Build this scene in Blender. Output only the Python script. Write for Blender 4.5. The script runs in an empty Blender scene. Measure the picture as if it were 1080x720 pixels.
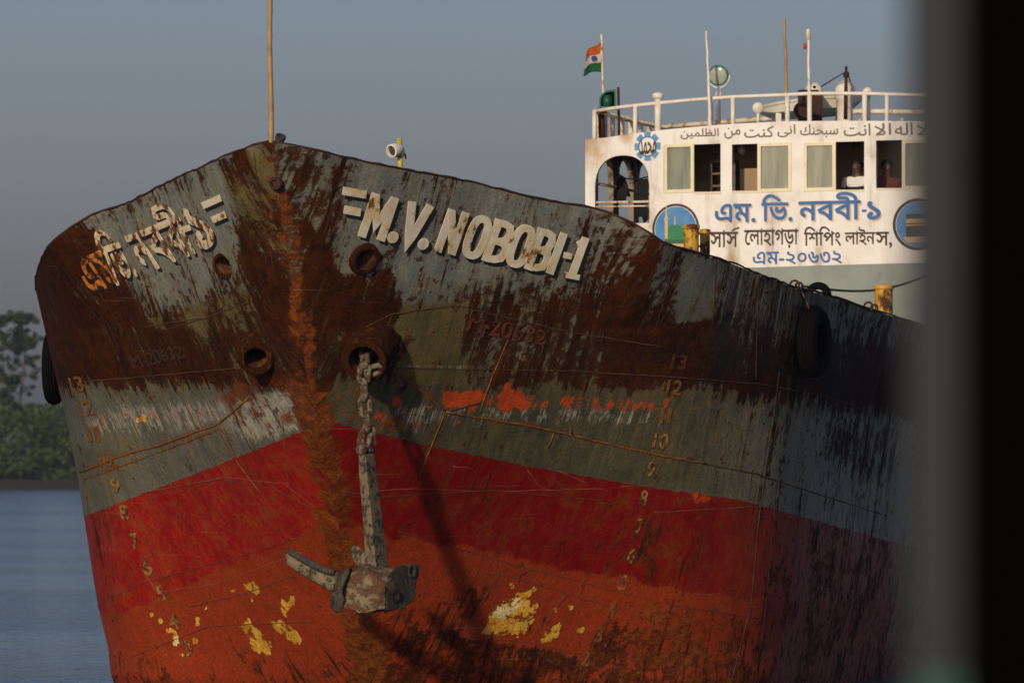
import bpy, bmesh, math, random
import numpy as np
from mathutils import Vector, Matrix, noise as mnoise
random.seed(7)
SC = bpy.context.scene
COL = SC.collection
R = math.radians

# ------------------------------------------------------------------ camera frame
FPX, HC = 8000.0, 2.6
AL = math.atan(132 / FPX)
TH = R(12.5)
AX = np.array([math.sin(TH), math.cos(TH)])       # ship: towards the stern
PO = np.array([math.cos(TH), -math.sin(TH)])      # ship: towards port
B0 = np.array([-2.55, 80.0])                      # stem head

def proj(p):
    p = np.asarray(p, float)
    x, y, z = p[..., 0], p[..., 1], p[..., 2] - HC
    d = y * math.cos(AL) + z * math.sin(AL)
    u = -y * math.sin(AL) + z * math.cos(AL)
    return np.stack([540 + FPX * x / d, 360 - FPX * u / d], -1)

def ray(px, py):
    u = (360 - py) / FPX
    return np.array([(px - 540) / FPX, math.cos(AL) - u * math.sin(AL), math.sin(AL) + u * math.cos(AL)])

def at(px, py, Y):
    r = ray(px, py)
    k = Y / r[1]
    return Vector((r[0] * k, Y, HC + r[2] * k))

def ship(s, b, z):
    q = B0 + s * AX + b * PO
    return Vector((q[0], q[1], z))

# ------------------------------------------------------------------ object helpers
def tag(o, label=None, cat=None, group=None, kind=None):
    if label: o['label'] = label
    if cat: o['category'] = cat
    if group: o['group'] = group
    if kind: o['kind'] = kind
    return o

def empty(name, loc=(0, 0, 0), label=None, cat=None, group=None):
    o = bpy.data.objects.new(name, None)
    COL.objects.link(o)
    o.location = loc
    o.empty_display_size = .2
    return tag(o, label, cat, group)

def link(name, me, mat, parent=None, smooth=False, loc=None):
    o = bpy.data.objects.new(name, me)
    COL.objects.link(o)
    if mat and not me.materials: me.materials.append(mat)
    if smooth:
        me.polygons.foreach_set('use_smooth', [True] * len(me.polygons))
    if parent:
        o.parent = parent
        bpy.context.view_layer.update()
        o.matrix_parent_inverse = parent.matrix_world.inverted()
    elif loc is not None:
        loc = Vector(loc)
        me.transform(Matrix.Translation(-loc))
        o.location = loc
    return o

def obj(name, bm, mat, parent=None, smooth=False, loc=None, bevel=0, sharp=None):
    if bevel:
        bmesh.ops.remove_doubles(bm, verts=bm.verts, dist=1e-5)
        es = [e for e in bm.edges if len(e.link_faces) == 2 and e.calc_face_angle(0) > .6]
        bmesh.ops.bevel(bm, geom=es, offset=bevel, segments=2, affect='EDGES', profile=.6)
    me = bpy.data.meshes.new(name)
    bm.to_mesh(me)
    bm.free()
    o = link(name, me, mat, parent, smooth, loc)
    if smooth and sharp:
        me.set_sharp_from_angle(angle=sharp)
    return o

def frame_from(axis, up=(0, 0, 1)):
    a = Vector(axis).normalized()
    u = Vector(up)
    if abs(a.dot(u)) > .95: u = Vector((1, 0, 0))
    x = u.cross(a).normalized()
    y = a.cross(x)
    return x, y, a

def tube(bm, pts, r, n=10, cap=True, closed=False):
    pts = [Vector(p) for p in pts]
    rs = r if isinstance(r, (list, tuple)) else [r] * len(pts)
    rings = []
    m = len(pts)
    px = None
    for i, p in enumerate(pts):
        if closed: d = pts[(i + 1) % m] - pts[i - 1]
        elif i == 0: d = pts[1] - p
        elif i == m - 1: d = p - pts[i - 1]
        else: d = pts[i + 1] - pts[i - 1]
        d.normalize()
        if px is None: x, y, _ = frame_from(d)
        else:
            x = (px - d * px.dot(d))
            x = x.normalized() if x.length > 1e-6 else frame_from(d)[0]
            y = d.cross(x)
        px = x
        rings.append([bm.verts.new(p + (x * math.cos(2 * math.pi * k / n) + y * math.sin(2 * math.pi * k / n)) * rs[i]) for k in range(n)])
    for i in range(m if closed else m - 1):
        a, b = rings[i], rings[(i + 1) % m]
        for k in range(n):
            bm.faces.new((a[k], a[(k + 1) % n], b[(k + 1) % n], b[k]))
    if cap and not closed:
        bm.faces.new(rings[0][::-1])
        bm.faces.new(rings[-1])

def lathe(bm, prof, o, axis, n=28, up=(0, 0, 1), close=False):
    """prof: list of (radius, distance along axis)"""
    x, y, a = frame_from(axis, up)
    o = Vector(o)
    rings = []
    for r, h in prof:
        if r < 1e-5: rings.append([bm.verts.new(o + a * h)])
        else: rings.append([bm.verts.new(o + a * h + (x * math.cos(2 * math.pi * k / n) + y * math.sin(2 * math.pi * k / n)) * r) for k in range(n)])
    for A, B in zip(rings, rings[1:]):
        for k in range(n):
            j = (k + 1) % n
            if len(A) == 1 and len(B) == 1: continue
            if len(A) == 1: bm.faces.new((A[0], B[j], B[k]))
            elif len(B) == 1: bm.faces.new((A[k], A[j], B[0]))
            else: bm.faces.new((A[k], A[j], B[j], B[k]))

def hexa(bm, c):
    """c: 8 corners, bottom loop then top loop"""
    v = [bm.verts.new(Vector(p)) for p in c]
    for f in ((3, 2, 1, 0), (4, 5, 6, 7), (0, 1, 5, 4), (1, 2, 6, 5), (2, 3, 7, 6), (3, 0, 4, 7)):
        bm.faces.new([v[i] for i in f])

def box(bm, c, sx, sy, sz, x=(1, 0, 0), y=(0, 1, 0), z=(0, 0, 1)):
    c = Vector(c); x = Vector(x) * sx / 2; y = Vector(y) * sy / 2; z = Vector(z) * sz / 2
    hexa(bm, [c - x - y - z, c + x - y - z, c + x + y - z, c - x + y - z, c - x - y + z, c + x - y + z, c + x + y + z, c - x + y + z])

# ------------------------------------------------------------------ material helpers
class NT:
    def __init__(s, name):
        s.m = bpy.data.materials.new(name)
        s.m.use_nodes = True
        s.t = s.m.node_tree
        s.b = s.t.nodes['Principled BSDF']
        s.out = s.t.nodes['Material Output']
    def n(s, typ, **k):
        x = s.t.nodes.new(typ)
        for a, v in k.items(): setattr(x, a, v)
        return x
    def put(s, sock, v):
        if isinstance(v, bpy.types.NodeSocket): s.t.links.new(v, sock)
        elif isinstance(v, (tuple, list)) and len(v) == 3 and sock.type == 'RGBA': sock.default_value = (*v, 1)
        else: sock.default_value = v
    def obj(s): return s.n('ShaderNodeTexCoord').outputs['Object']
    def attr(s, name, out='Color'):
        return s.n('ShaderNodeAttribute', attribute_name=name).outputs[out]
    def sep(s, c):
        x = s.n('ShaderNodeSeparateColor'); s.put(x.inputs[0], c); return x.outputs
    def scale(s, vec, sc):
        x = s.n('ShaderNodeMapping'); s.put(x.inputs['Vector'], vec); x.inputs['Scale'].default_value = sc; return x.outputs[0]
    def noise(s, vec, sc=5., det=6., rough=.6, dist=0.):
        x = s.n('ShaderNodeTexNoise'); s.put(x.inputs['Vector'], vec)
        x.inputs['Scale'].default_value = sc; x.inputs['Detail'].default_value = det
        x.inputs['Roughness'].default_value = rough; x.inputs['Distortion'].default_value = dist
        return x.outputs['Fac']
    def math(s, op, a, b=0., c=0., clamp=False):
        x = s.n('ShaderNodeMath', operation=op, use_clamp=clamp)
        s.put(x.inputs[0], a); s.put(x.inputs[1], b); s.put(x.inputs[2], c); return x.outputs[0]
    def sstep(s, v, lo, hi, a=0., b=1.):
        x = s.n('ShaderNodeMapRange', interpolation_type='SMOOTHSTEP')
        s.put(x.inputs['Value'], v); s.put(x.inputs['From Min'], lo); s.put(x.inputs['From Max'], hi)
        x.inputs['To Min'].default_value = a; x.inputs['To Max'].default_value = b
        return x.outputs['Result']
    def mix(s, f, a, b):
        x = s.n('ShaderNodeMix', data_type='RGBA')
        s.put(x.inputs[0], f); s.put(x.inputs[6], a); s.put(x.inputs[7], b); return x.outputs[2]
    def thr(s, field, nz, k=1.0, w=.08):
        """mask = smoothstep(field + (noise-.5)*k) about one half"""
        v = s.math('MULTIPLY_ADD', s.math('SUBTRACT', nz, .5), k, field)
        return s.sstep(v, .5 - w, .5 + w)
    def bump(s, h, st=.3, dist=.02, prev=None):
        x = s.n('ShaderNodeBump'); s.put(x.inputs['Height'], h)
        x.inputs['Strength'].default_value = st; x.inputs['Distance'].default_value = dist
        if prev is not None: s.put(x.inputs['Normal'], prev)
        return x.outputs[0]
    def fin(s, col, rough=.6, metal=0., normal=None, spec=.4):
        s.put(s.b.inputs['Base Color'], col); s.put(s.b.inputs['Roughness'], rough)
        s.b.inputs['Metallic'].default_value = metal
        s.b.inputs['Specular IOR Level'].default_value = spec
        if normal is not None: s.put(s.b.inputs['Normal'], normal)
        return s.m

RUST_D = (.030, .0095, .0045)
RUST_M = (.085, .026, .008)
RUST_O = (.24, .075, .012)

def paint(name, c1, c2=None, rust=.3, sc=6., rough=.55, bump=.25, streak=True, rc=RUST_M, rc2=RUST_D, dist=.006, w=.06, spec=.4, dirt=.0):
    t = NT(name)
    v = t.obj()
    n1 = t.noise(v, sc, 8, .65)
    n2 = t.noise(t.scale(v, (1, 1, .14 if streak else 1)), sc * 2.3, 7, .65)
    n3 = t.noise(v, sc * 5, 6, .6)
    c2 = c2 or tuple(a * .72 for a in c1)
    base = t.mix(t.sstep(n1, .35, .68), c1, c2)
    if dirt:
        base = t.mix(t.math('MULTIPLY', t.sstep(n2, .5, .75), dirt), base, (.10, .085, .06))
    rcol = t.mix(n3, rc2, rc)
    k = t.math('ADD', t.math('MULTIPLY', n1, .55), t.math('MULTIPLY', n2, .45))
    lo = .5 + (.5 - rust) * .42
    f = t.sstep(k, lo - w * .5, lo + w)
    col = t.mix(f, base, rcol)
    h = t.math('ADD', t.math('MULTIPLY', n3, .6), t.math('MULTIPLY', f, .5))
    return t.fin(col, t.sstep(f, 0, 1, rough, .85), 0, t.bump(h, bump, dist), spec)

def plain(name, c, rough=.6, metal=0., spec=.4, var=.25, sc=8.):
    t = NT(name)
    n1 = t.noise(t.obj(), sc, 6, .6)
    col = t.mix(n1, tuple(a * (1 - var) for a in c), tuple(min(1, a * (1 + var)) for a in c))
    return t.fin(col, rough, metal, t.bump(n1, .15, .004), spec)

# ------------------------------------------------------------------ hull shape
SD = [0, .06, .3, .9, 2.05, 2.65, 3.15, 3.5, 4.0, 4.4, 5.1, 5.6, 6.45, 8, 11, 50]
BD = [0, .16, .49, .97, 1.74, 2.23, 2.58, 2.9, 3.38, 3.68, 4.0, 4.2, 4.45, 4.64, 4.72, 4.75]
SE = [0, .06, .3, .9, 2.05, 2.65, 3.15, 3.38, 3.46, 3.52, 3.58, 3.70, 4.4, 5.1, 5.6, 6.45, 8, 11, 50]
BE = [0, .16, .49, .97, 1.74, 2.23, 2.57, 2.82, 2.98, 3.22, 3.38, 3.50, 3.77, 4.01, 4.19, 4.43, 4.64, 4.72, 4.75]
ZS = [0, .3, .9, 2.05, 2.65, 3.15, 3.38, 3.46, 3.52, 3.58, 3.70, 4.4, 5.1, 5.6, 6.45, 9, 13, 17, 30, 50]
ZD = [6.02, 5.92, 5.80, 5.65, 5.505, 5.44, 5.41, 5.345, 5.25, 5.12, 5.03, 4.93, 4.84, 4.735, 4.615, 4.475, 4.32, 4.25, 4.24, 4.5]
def smooth_table(xs, ys, rad):
    g = np.concatenate([np.linspace(0, 1, 101)[:-1], np.linspace(1, 14, 900)[:-1], np.linspace(14, 50, 200)])
    acc = 0
    ks = np.linspace(-1, 1, 9)
    for k in ks: acc = acc + np.interp(np.abs(g + k * np.minimum(rad, g * .8)), xs, ys)
    return g, acc / len(ks)
GB = smooth_table(SD, BD, .35)
GZ = smooth_table(ZS, ZD, .05)
GE = smooth_table(SE, BE, .06)
bedge = lambda T: np.interp(T, *GE)
bdeck = lambda T: np.interp(T, *GB)
zdeck = lambda T: np.interp(T, *GZ)
LZ = [-1.0, .2, .5, 1, 1.5, 2, 2.5, 3, 3.5, 4, 4.5]
LS0 = [5.4, 4.5, 4.25, 3.84, 3.41, 2.97, 2.52, 2.06, 1.65, 1.28, .96]
LL = [.36, .42, .47, .53, .59, .65, .71, .775, .815, .84, .86]
LB = [3.7, 4.0, 4.06, 4.19, 4.27, 4.34, 4.41, 4.5, 4.59, 4.66, 4.73]
ZK = 4.15

def H(side, T, w, off=0.):
    """hull point(s). T along the deck edge, w 0..1 keel to knuckle, 1..2 knuckle to sheer"""
    T = np.asarray(T, float); w = np.asarray(w, float)
    zl = -1 + np.clip(w, 0, 1) * (ZK + 1)
    s0 = np.interp(zl, LZ, LS0); L = np.interp(zl, LZ, LL); B = np.interp(zl, LZ, LB)
    s = np.where(T < 8, s0 + T * L, s0 + 8 * L + (T - 8) * (50 - s0 - 8 * L) / 42)
    b = B * bdeck(T) / 4.75
    k = np.clip(w - 1, 0, 1)
    s = s + (T - s) * k; b = b + (bedge(T) - b) * k; z = zl + (zdeck(T) - zl) * k
    b = b * side
    if off is not 0.:
        pass
    q = B0 + s[..., None] * AX + b[..., None] * PO
    p = np.concatenate([q, z[..., None]], -1)
    return p

def HN(side, T, w):
    e = 2e-2
    w = np.asarray(w, float)
    T = np.asarray(T, float)
    w0 = np.clip(w, .02, 1.98)
    T0 = np.maximum(T, .03)
    a = H(side, T0 + e, w0) - H(side, T0 - e * .5, w0)
    b = H(side, T0, w0 + .01) - H(side, T0, w0 - .01)
    n = np.cross(a, b) * side
    return n / np.linalg.norm(n, axis=-1, keepdims=True)

def HO(side, T, w, off):
    return H(side, T, w) + HN(side, T, w) * np.asarray(off)[..., None]

TT = np.concatenate([np.linspace(0, .3, 16)[:-1], np.linspace(.3, 8, 250)[:-1], np.linspace(8, 18, 60)[:-1], np.linspace(18, 50, 30)])
WW = np.concatenate([np.linspace(0, 1, 180)[:-1], np.linspace(1, 2, 64)])
GT, GW = np.meshgrid(TT, WW, indexing='ij')
CH = {}
for sd in (1, -1):
    P3 = H(sd, GT, GW)
    CH[sd] = (P3, proj(P3))

def hp(side, px, py):
    """surface coordinates (T, w) of the hull spot with this bearing on the hull chart"""
    pr = CH[side][1]
    lim = TT < (18 if side > 0 else 7.5)
    d = (pr[lim][..., 0] - px) ** 2 + (pr[lim][..., 1] - py) ** 2
    i, j = np.unravel_index(np.argmin(d), d.shape)
    T, w = TT[i], WW[j]
    for _ in range(6):
        f = proj(H(side, T, w)) - (px, py)
        e = 1e-3
        jt = (proj(H(side, T + e, w)) - proj(H(side, T, w))) / e
        ew = 1e-3 if w < 1.5 else -1e-3
        jw = (proj(H(side, T, w + ew)) - proj(H(side, T, w))) / ew
        M = np.stack([jt, jw], -1)
        if abs(np.linalg.det(M)) < 1e-3: break
        st = np.linalg.solve(M, f)
        T = max(0, T - np.clip(st[0], -.3, .3)); w = float(np.clip(w - np.clip(st[1], -.2, .2), 0, 2))
    return float(T), float(w)

def hpt(side, px, py, off=0.):
    T, w = hp(side, px, py)
    return Vector(HO(side, np.array(T), np.array(w), off))
def hnm(side, px, py):
    T, w = hp(side, px, py)
    return Vector(HN(side, np.array(T), np.array(w)))

# ------------------------------------------------------------------ paint, wear and painted-light fields on the hull plating
def hash2(i, j, seed):
    h = (i.astype(np.int64) * 374761393 + j.astype(np.int64) * 668265263 + seed * 1442695041) & 0x7fffffff
    h = ((h ^ (h >> 13)) * 1274126177) & 0x7fffffff
    return ((h ^ (h >> 16)) & 0xffff) / 65535.
def vnoise(x, y, seed=0):
    i = np.floor(x); j = np.floor(y); fx = x - i; fy = y - j
    fx = fx * fx * (3 - 2 * fx); fy = fy * fy * (3 - 2 * fy)
    a = hash2(i, j, seed); b = hash2(i + 1, j, seed); c = hash2(i, j + 1, seed); d = hash2(i + 1, j + 1, seed)
    return (a * (1 - fx) + b * fx) * (1 - fy) + (c * (1 - fx) + d * fx) * fy
def fbm(x, y, seed=0, o=4):
    t = 0; a = .5; n = 0
    for k in range(o):
        t = t + a * vnoise(x * 2 ** k, y * 2 ** k, seed + k * 17); n += a; a *= .55
    return t / n
def sst(a, b, x):
    t = np.clip((x - a) / (b - a), 0, 1); return t * t * (3 - 2 * t)
def pmask(X, Y, pts, soft=4):
    """1 inside polygon, 0 outside, soft edge"""
    pts = np.array(pts, float); n = len(pts)
    ins = np.zeros(X.shape, bool); dd = np.full(X.shape, 1e9)
    for i in range(n):
        x1, y1 = pts[i]; x2, y2 = pts[(i + 1) % n]
        c = ((y1 > Y) != (y2 > Y)) & (X < (x2 - x1) * (Y - y1) / (y2 - y1 + 1e-9) + x1)
        ins ^= c
        ex, ey = x2 - x1, y2 - y1
        t = np.clip(((X - x1) * ex + (Y - y1) * ey) / (ex * ex + ey * ey + 1e-9), 0, 1)
        dd = np.minimum(dd, (X - x1 - t * ex) ** 2 + (Y - y1 - t * ey) ** 2)
    d = np.sqrt(dd) * np.where(ins, 1, -1)
    return np.clip(.5 + d / (2 * soft), 0, 1)
def dotm(X, Y, cx, cy, rx, ry=None):
    ry = ry or rx
    r = np.sqrt(((X - cx) / rx) ** 2 + ((Y - cy) / ry) ** 2)
    return np.clip(1.5 - r, 0, 1)
STEM = [(150, 285), (240, 300), (330, 312), (430, 330), (520, 350), (640, 375), (720, 390), (800, 405)]
def stemx(Y): return np.interp(Y, [a for a, _ in STEM], [b for _, b in STEM])

SEAMS = {1: [[(470, 434), (508, 441), (560, 449), (650, 470), (700, 481)], [(541, 345), (520, 395), (505, 436)], [(468, 438), (455, 470), (442, 503)], [(424, 396), (448, 415), (470, 433)]],
         -1: [[(85, 498), (120, 483), (165, 470), (230, 447), (262, 420)], [(90, 505), (170, 476), (232, 452)], [(230, 448), (252, 490), (275, 520)]]}
def fields(side):
    P3, pr = CH[side]
    X, Y = pr[..., 0].copy(), pr[..., 1].copy()
    if side < 0:                                     # beyond the turn of the bilge carry the chart on instead of folding back
        for j in range(X.shape[1]):
            k = int(np.argmin(X[:, j])); X[k:, j] = X[k, j] - np.arange(X.shape[0] - k) * 1.2
    arc = np.cumsum(np.concatenate([np.zeros((1, X.shape[1])), np.linalg.norm(np.diff(P3, axis=0), axis=-1)], 0), 0)
    Z = P3[..., 2]
    sl_ = (P3[..., :2] - B0) @ AX; bl_ = np.abs((P3[..., :2] - B0) @ PO)
    U = (sl_ * math.cos(R(35)) + bl_ * math.sin(R(35))) * side      # constant down the line that water runs
    sx = stemx(Y)
    dst = np.abs(X - sx)
    # noise fields
    st1 = fbm(U * 7, Z * .7 + U * .25, 3 + side)         # vertical streaks
    st2 = fbm(U * 18, Z * 1.3 + U * .5, 9 + side)
    bl = fbm(U * 1.3, Z * 1.5, 21 + side)
    bl2 = fbm(U * 4.2, Z * 4.2, 33 + side)
    if side > 0:
        yb = np.interp(X, [285, 350, 365, 430, 500, 560, 620, 680, 740, 800, 960, 1100], [250, 300, 322, 338, 326, 322, 328, 330, 338, 372, 380, 385])
        ylow = np.interp(X, [300, 470, 560, 650, 760, 850, 1000], [398, 404, 408, 408, 412, 420, 440])
        yred = np.interp(X, [330, 440, 560, 680, 777, 855, 937, 1100], [440, 467, 492, 513, 526, 547, 570, 610])
        yor = np.interp(X, [330, 400, 480, 560, 640, 720, 800, 860, 960, 1100], [552, 560, 575, 592, 605, 622, 632, 660, 700, 780])
    else:
        yb = np.interp(X, [-800, 36, 100, 108, 140, 150, 165, 210, 235, 250, 262, 300], [250, 252, 262, 285, 318, 327, 337, 334, 318, 305, 210, 200])
        ylow = np.interp(X, [-800, 60, 330], [420, 408, 398])
        yred = np.interp(X, [-800, 92, 230, 330], [590, 543, 490, 450])
        yor = np.interp(X, [-800, 130, 225, 340], [690, 645, 605, 555])
    drip = (st1 - .5) * 50 + (st2 - .5) * 70
    panel = sst(12, -12, Y - (yb + drip))                # sound grey paint near the sheer
    # --- dark rust
    rust = (.66 + .5 * (bl - .5) + .55 * (st2 - .5) + .3 * (bl2 - .5)) * (1 - panel) * sst(14, -10, Y - ylow - (st2 - .5) * 30)
    rust += panel * (.14 + .60 * (st1 - .45) + .9 * np.clip(st2 - .52, 0, 1) + .35 * (bl2 - .5))
    rust += panel * .25 * sst(-45, 0, Y - yb)
    band = sst(-10, 14, Y - ylow) * sst(3, -3, Y - yred)
    rust += band * (.16 + .5 * (st1 - .5))
    # --- olive stain
    olive = (1 - panel) * sst(20, -20, Y - ylow - 4) * .62
    olive += band * .28 * sst(40, -5, Y - ylow) + panel * (.16 + .5 * sst(-70, 10, Y - yb)) * (st1 + .3)
    red = sst(1.6, -1.6, yred - Y)
    org = sst(10, -10, yor - Y + (bl2 - .5) * 16)
    rust += red * (.12 + .32 * (bl - .5) + .25 * (bl2 - .5))
    oru = np.zeros_like(X); prim = np.zeros_like(X); chip = np.zeros_like(X); pale = np.zeros_like(X); darken = np.zeros_like(X)
    # --- stem bar
    stem_low = sst(23, 13, dst + (bl2 - .5) * 22 + (st1 - .5) * 14) * sst(395, 425, Y)
    oru += .95 * stem_low * (.35 + bl2)
    rust += .25 * stem_low
    near = sst(75, 30, dst) * sst(440, 390, Y)
    bl3 = fbm(U * 10, Z * 10, 51 + side)
    if side > 0:
        lim = np.interp(Y, [150, 200, 260, 325, 345, 400], [288, 300, 345, 366, 366, 350])
        nm = sst(6, -6, X - lim)
        rust = rust * (1 - nm) + nm * (.33 + .40 * sst(190, 290, Y) + .8 * (st1 - .5) + .4 * (bl2 - .5)) * sst(430, 400, Y) + nm * rust * sst(400, 430, Y)
        olive += nm * .35 * sst(330, 200, Y)
        oru += .85 * dotm(X, Y, 298, 225, 8, 32) + .7 * dotm(X, Y, 290, 180, 5, 25) + .75 * dotm(X, Y, 310, 300, 9, 70) + .8 * dotm(X, Y, 322, 375, 11, 50) * (.5 + bl2)
        rust += .35 * pmask(X, Y, [(640, 220), (760, 270), (735, 300), (650, 330), (610, 300)], 22) * (.4 + st1)
        rust += .5 * pmask(X, Y, [(352, 283), (418, 286), (428, 345), (352, 345)], 8) * sst(268, 300, Y)
        rust -= .6 * pmask(X, Y, [(722, 268), (755, 276), (752, 335), (715, 340)], 4)
        rust += .36 * pmask(X, Y, [(288, 152), (372, 168), (366, 250), (345, 300), (300, 230)], 14) * (.25 + 1.1 * st2)
        olive += .35 * pmask(X, Y, [(288, 152), (372, 168), (366, 250), (345, 300), (300, 230)], 14)
        rust += .26 * pmask(X, Y, [(560, 205), (640, 222), (700, 262), (690, 330), (600, 325), (545, 300)], 25) * (2.2 * st2 - .6)
        # bare olive panel aft of the hawse
        ol = pmask(X, Y, [(400, 345), (430, 322), (492, 324), (488, 402), (420, 402)], 7)
        rust -= .50 * ol * (.6 + .8 * st1); olive += .55 * ol
        ol2 = pmask(X, Y, [(350, 345), (420, 340), (410, 395), (350, 395)], 9)
        olive += .25 * ol2; rust -= .12 * ol2
        # dark sooty plates aft
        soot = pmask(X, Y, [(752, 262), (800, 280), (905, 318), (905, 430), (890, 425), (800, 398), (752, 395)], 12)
        darken += .34 * pmask(X, Y, [(480, 345), (620, 352), (770, 340), (770, 400), (600, 400), (440, 395)], 22) * (.5 + st2)
        pale += .55 * sst(3.5, .5, np.abs(Y - 386 - .022 * (X - 420))) * sst(395, 440, X) * sst(800, 700, X) * (.35 + st2)
        darken += soot * (.50 + .9 * (st2 - .5)); rust += soot * .12; olive += .30 * sst(760, 830, X) * (.4 + st1); rust += .22 * sst(760, 830, X) * st1 * (1 - soot)
        rust += .35 * pmask(X, Y, [(870, 445), (945, 450), (945, 500), (920, 510), (870, 480)], 10) * (.2 + st1)
        rust += .4 * pmask(X, Y, [(640, 345), (760, 350), (770, 400), (640, 405)], 12)
        # primer splashes along the band
        for a in ((477, 420, 9, 7), (500, 416, 8, 6), (497, 428, 4, 6), (535, 414, 6, 12), (533, 428, 5, 8), (548, 422, 4, 11), (418, 422, 4, 5), (453, 430, 4, 3), (404, 438, 9, 6), (417, 425, 3, 4), (486, 445, 4, 3)):
            prim += dotm(X, Y, a[0], a[1], a[2] * 1.25, a[3] * 1.25) * (.30 + .80 * fbm(U * 14, Z * 6, 77))
        prim += .66 * sst(14, 4, np.abs(Y - (421 + .028 * (X - 470)))) * sst(440, 480, X) * sst(790, 700, X) * (.55 + .9 * (st2 - .2))
        prim += .5 * dotm(X, Y, 358, 430, 12, 16) * (bl2 + .25) + .7 * dotm(X, Y, 740, 525, 14, 8)
        pale += .55 * sst(18, 4, np.abs(Y - (436 + .012 * (X - 470)))) * sst(430, 480, X) * sst(760, 690, X) * (st2 + .15)
        pale += .35 * dotm(X, Y, 440, 438, 22, 14)
        # chips to old yellow paint on the lower plates
        c1 = pmask(X, Y, [(536, 612), (550, 620), (566, 618), (560, 634), (571, 634), (566, 650), (556, 668), (545, 674), (505, 668), (512, 650), (522, 632), (540, 628)], 5)
        c2 = pmask(X, Y, [(585, 655), (592, 650), (596, 660), (590, 672), (576, 680), (568, 676), (572, 664)], 4)
        c3 = pmask(X, Y, [(604, 660), (618, 658), (620, 664), (608, 672)], 3)
        chip += c1 * (.36 + .75 * bl3) + c2 * (.15 + 1.0 * bl3) + c3 * (.15 + 1.0 * bl3) + .8 * dotm(X, Y, 602, 640, 3, 3) + .7 * dotm(X, Y, 586, 642, 3, 5) * bl2 * 1.6
        pale += .8 * pmask(X, Y, [(520, 636), (545, 622), (555, 634), (535, 656), (518, 650)], 5) * chip
        plates = pmask(X, Y, [(528, 604), (600, 625), (650, 640), (612, 690), (485, 672)], 3)
        grow = sst(610, 680, Y + (bl - .5) * 80) * sst(815, 770, X)
        rust += .42 * grow * (1 - plates) * (.35 + bl2)
        oru += .40 * grow * (1 - plates) * (bl + .1)
        olive += .35 * grow * (1 - plates)
        rust += .12 * pmask(X, Y, [(400, 600), (520, 615), (480, 690), (390, 700)], 20) * (1 - plates) * (bl2 + .3)
        rust += .32 * dotm(X, Y, 600, 575, 40, 10) * (bl2 + .2) + .35 * dotm(X, Y, 700, 580, 50, 40) * bl2
        oru += .30 * dotm(X, Y, 690, 600, 60, 60) * bl + .35 * pmask(X, Y, [(680, 640), (800, 650), (780, 760), (660, 760)], 25) * (bl2 + .2)
        rust -= red * .10 * sst(790, 830, X)
        rust += .28 * pmask(X, Y, [(440, 500), (540, 520), (530, 560), (430, 545)], 22) * (bl2 + .1)
        rust += .34 * sst(740, 860, X) * red * (.2 + bl2)
    else:
        lim = np.interp(Y, [147, 180, 240, 300, 350, 400], [256, 234, 250, 262, 264, 262])
        nm = sst(-6, 6, X - lim)
        rust = rust * (1 - nm) + nm * (.44 + .34 * sst(190, 290, Y) + .8 * (st1 - .5) + .5 * (bl2 - .5)) * sst(420, 395, Y) + nm * rust * sst(395, 420, Y)
        olive += nm * .45 * sst(300, 200, Y) + .3 * pmask(X, Y, [(232, 185), (262, 165), (285, 160), (280, 240), (250, 250)], 10)
        oru += .5 * dotm(X, Y, 284, 190, 5, 40) + .6 * dotm(X, Y, 300, 250, 6, 30) + .6 * dotm(X, Y, 312, 330, 8, 60) * (.5 + bl2)
        # plating abaft the lettering is rusted through
        aft = pmask(X, Y, [(-900, 240), (60, 246), (92, 230), (108, 285), (142, 322), (150, 345), (250, 350), (250, 398), (50, 404), (-900, 430)], 8)
        rust += .32 * aft * (.65 + 1.1 * (st1 - .3)); olive += .25 * aft * st2
        pale += .22 * pmask(X, Y, [(34, 300), (52, 300), (66, 370), (50, 360)], 5) * (st2 + .2)
        rust -= .5 * pmask(X, Y, [(40, 310), (56, 320), (64, 370), (52, 350)], 6) * st2
        ol = pmask(X, Y, [(160, 340), (262, 310), (275, 360), (250, 390), (180, 398)], 10)
        olive += .6 * ol; rust -= .42 * ol * (2. * st1 - .35)
        rust += .22 * pmask(X, Y, [(60, 245), (262, 150), (262, 175), (110, 240)], 8) * (st1 + .2)
        # wear along the band
        pale += .5 * sst(3.5, .5, np.abs(Y - 403 + .075 * (X - 78))) * sst(70, 100, X) * sst(262, 240, X) * (.3 + st2)
        wear = pmask(X, Y, [(92, 440), (130, 428), (300, 414), (320, 420), (312, 462), (240, 470), (95, 462)], 8)
        pale += wear * (.42 + .55 * (st2 - .35)) * sst(470, 430, Y - 8)
        prim += .74 * pmask(X, Y, [(95, 432), (235, 418), (235, 444), (95, 455)], 8) * (st2 + .05)
        chip += .9 * dotm(X, Y, 150, 442, 7, 5)
        pale += .35 * pmask(X, Y, [(245, 415), (315, 405), (318, 450), (255, 475)], 8) * (bl2 + .3)
        rust += .28 * pmask(X, Y, [(235, 400), (300, 395), (325, 440), (300, 450), (250, 440)], 10) * bl2
        oru += .55 * pmask(X, Y, [(232, 418), (262, 402), (268, 420), (240, 432)], 5) * (bl2 + .2) + .4 * dotm(X, Y, 315, 425, 14, 30) * (bl2 + .2)
        for a in ((185, 672, 4, 9), (178, 664, 4, 4), (170, 655, 3, 4), (208, 655, 3, 6), (206, 675, 4, 6), (192, 690, 3, 3), (218, 640, 3, 3), (160, 648, 3, 3), (300, 640, 5, 10), (308, 634, 4, 6), (246, 622, 3, 3)):
            chip += .85 * dotm(X, Y, *a)
        chip += pmask(X, Y, [(250, 616), (268, 610), (276, 620), (266, 636), (262, 632)], 4) * (.40 + .85 * bl3)
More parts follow.
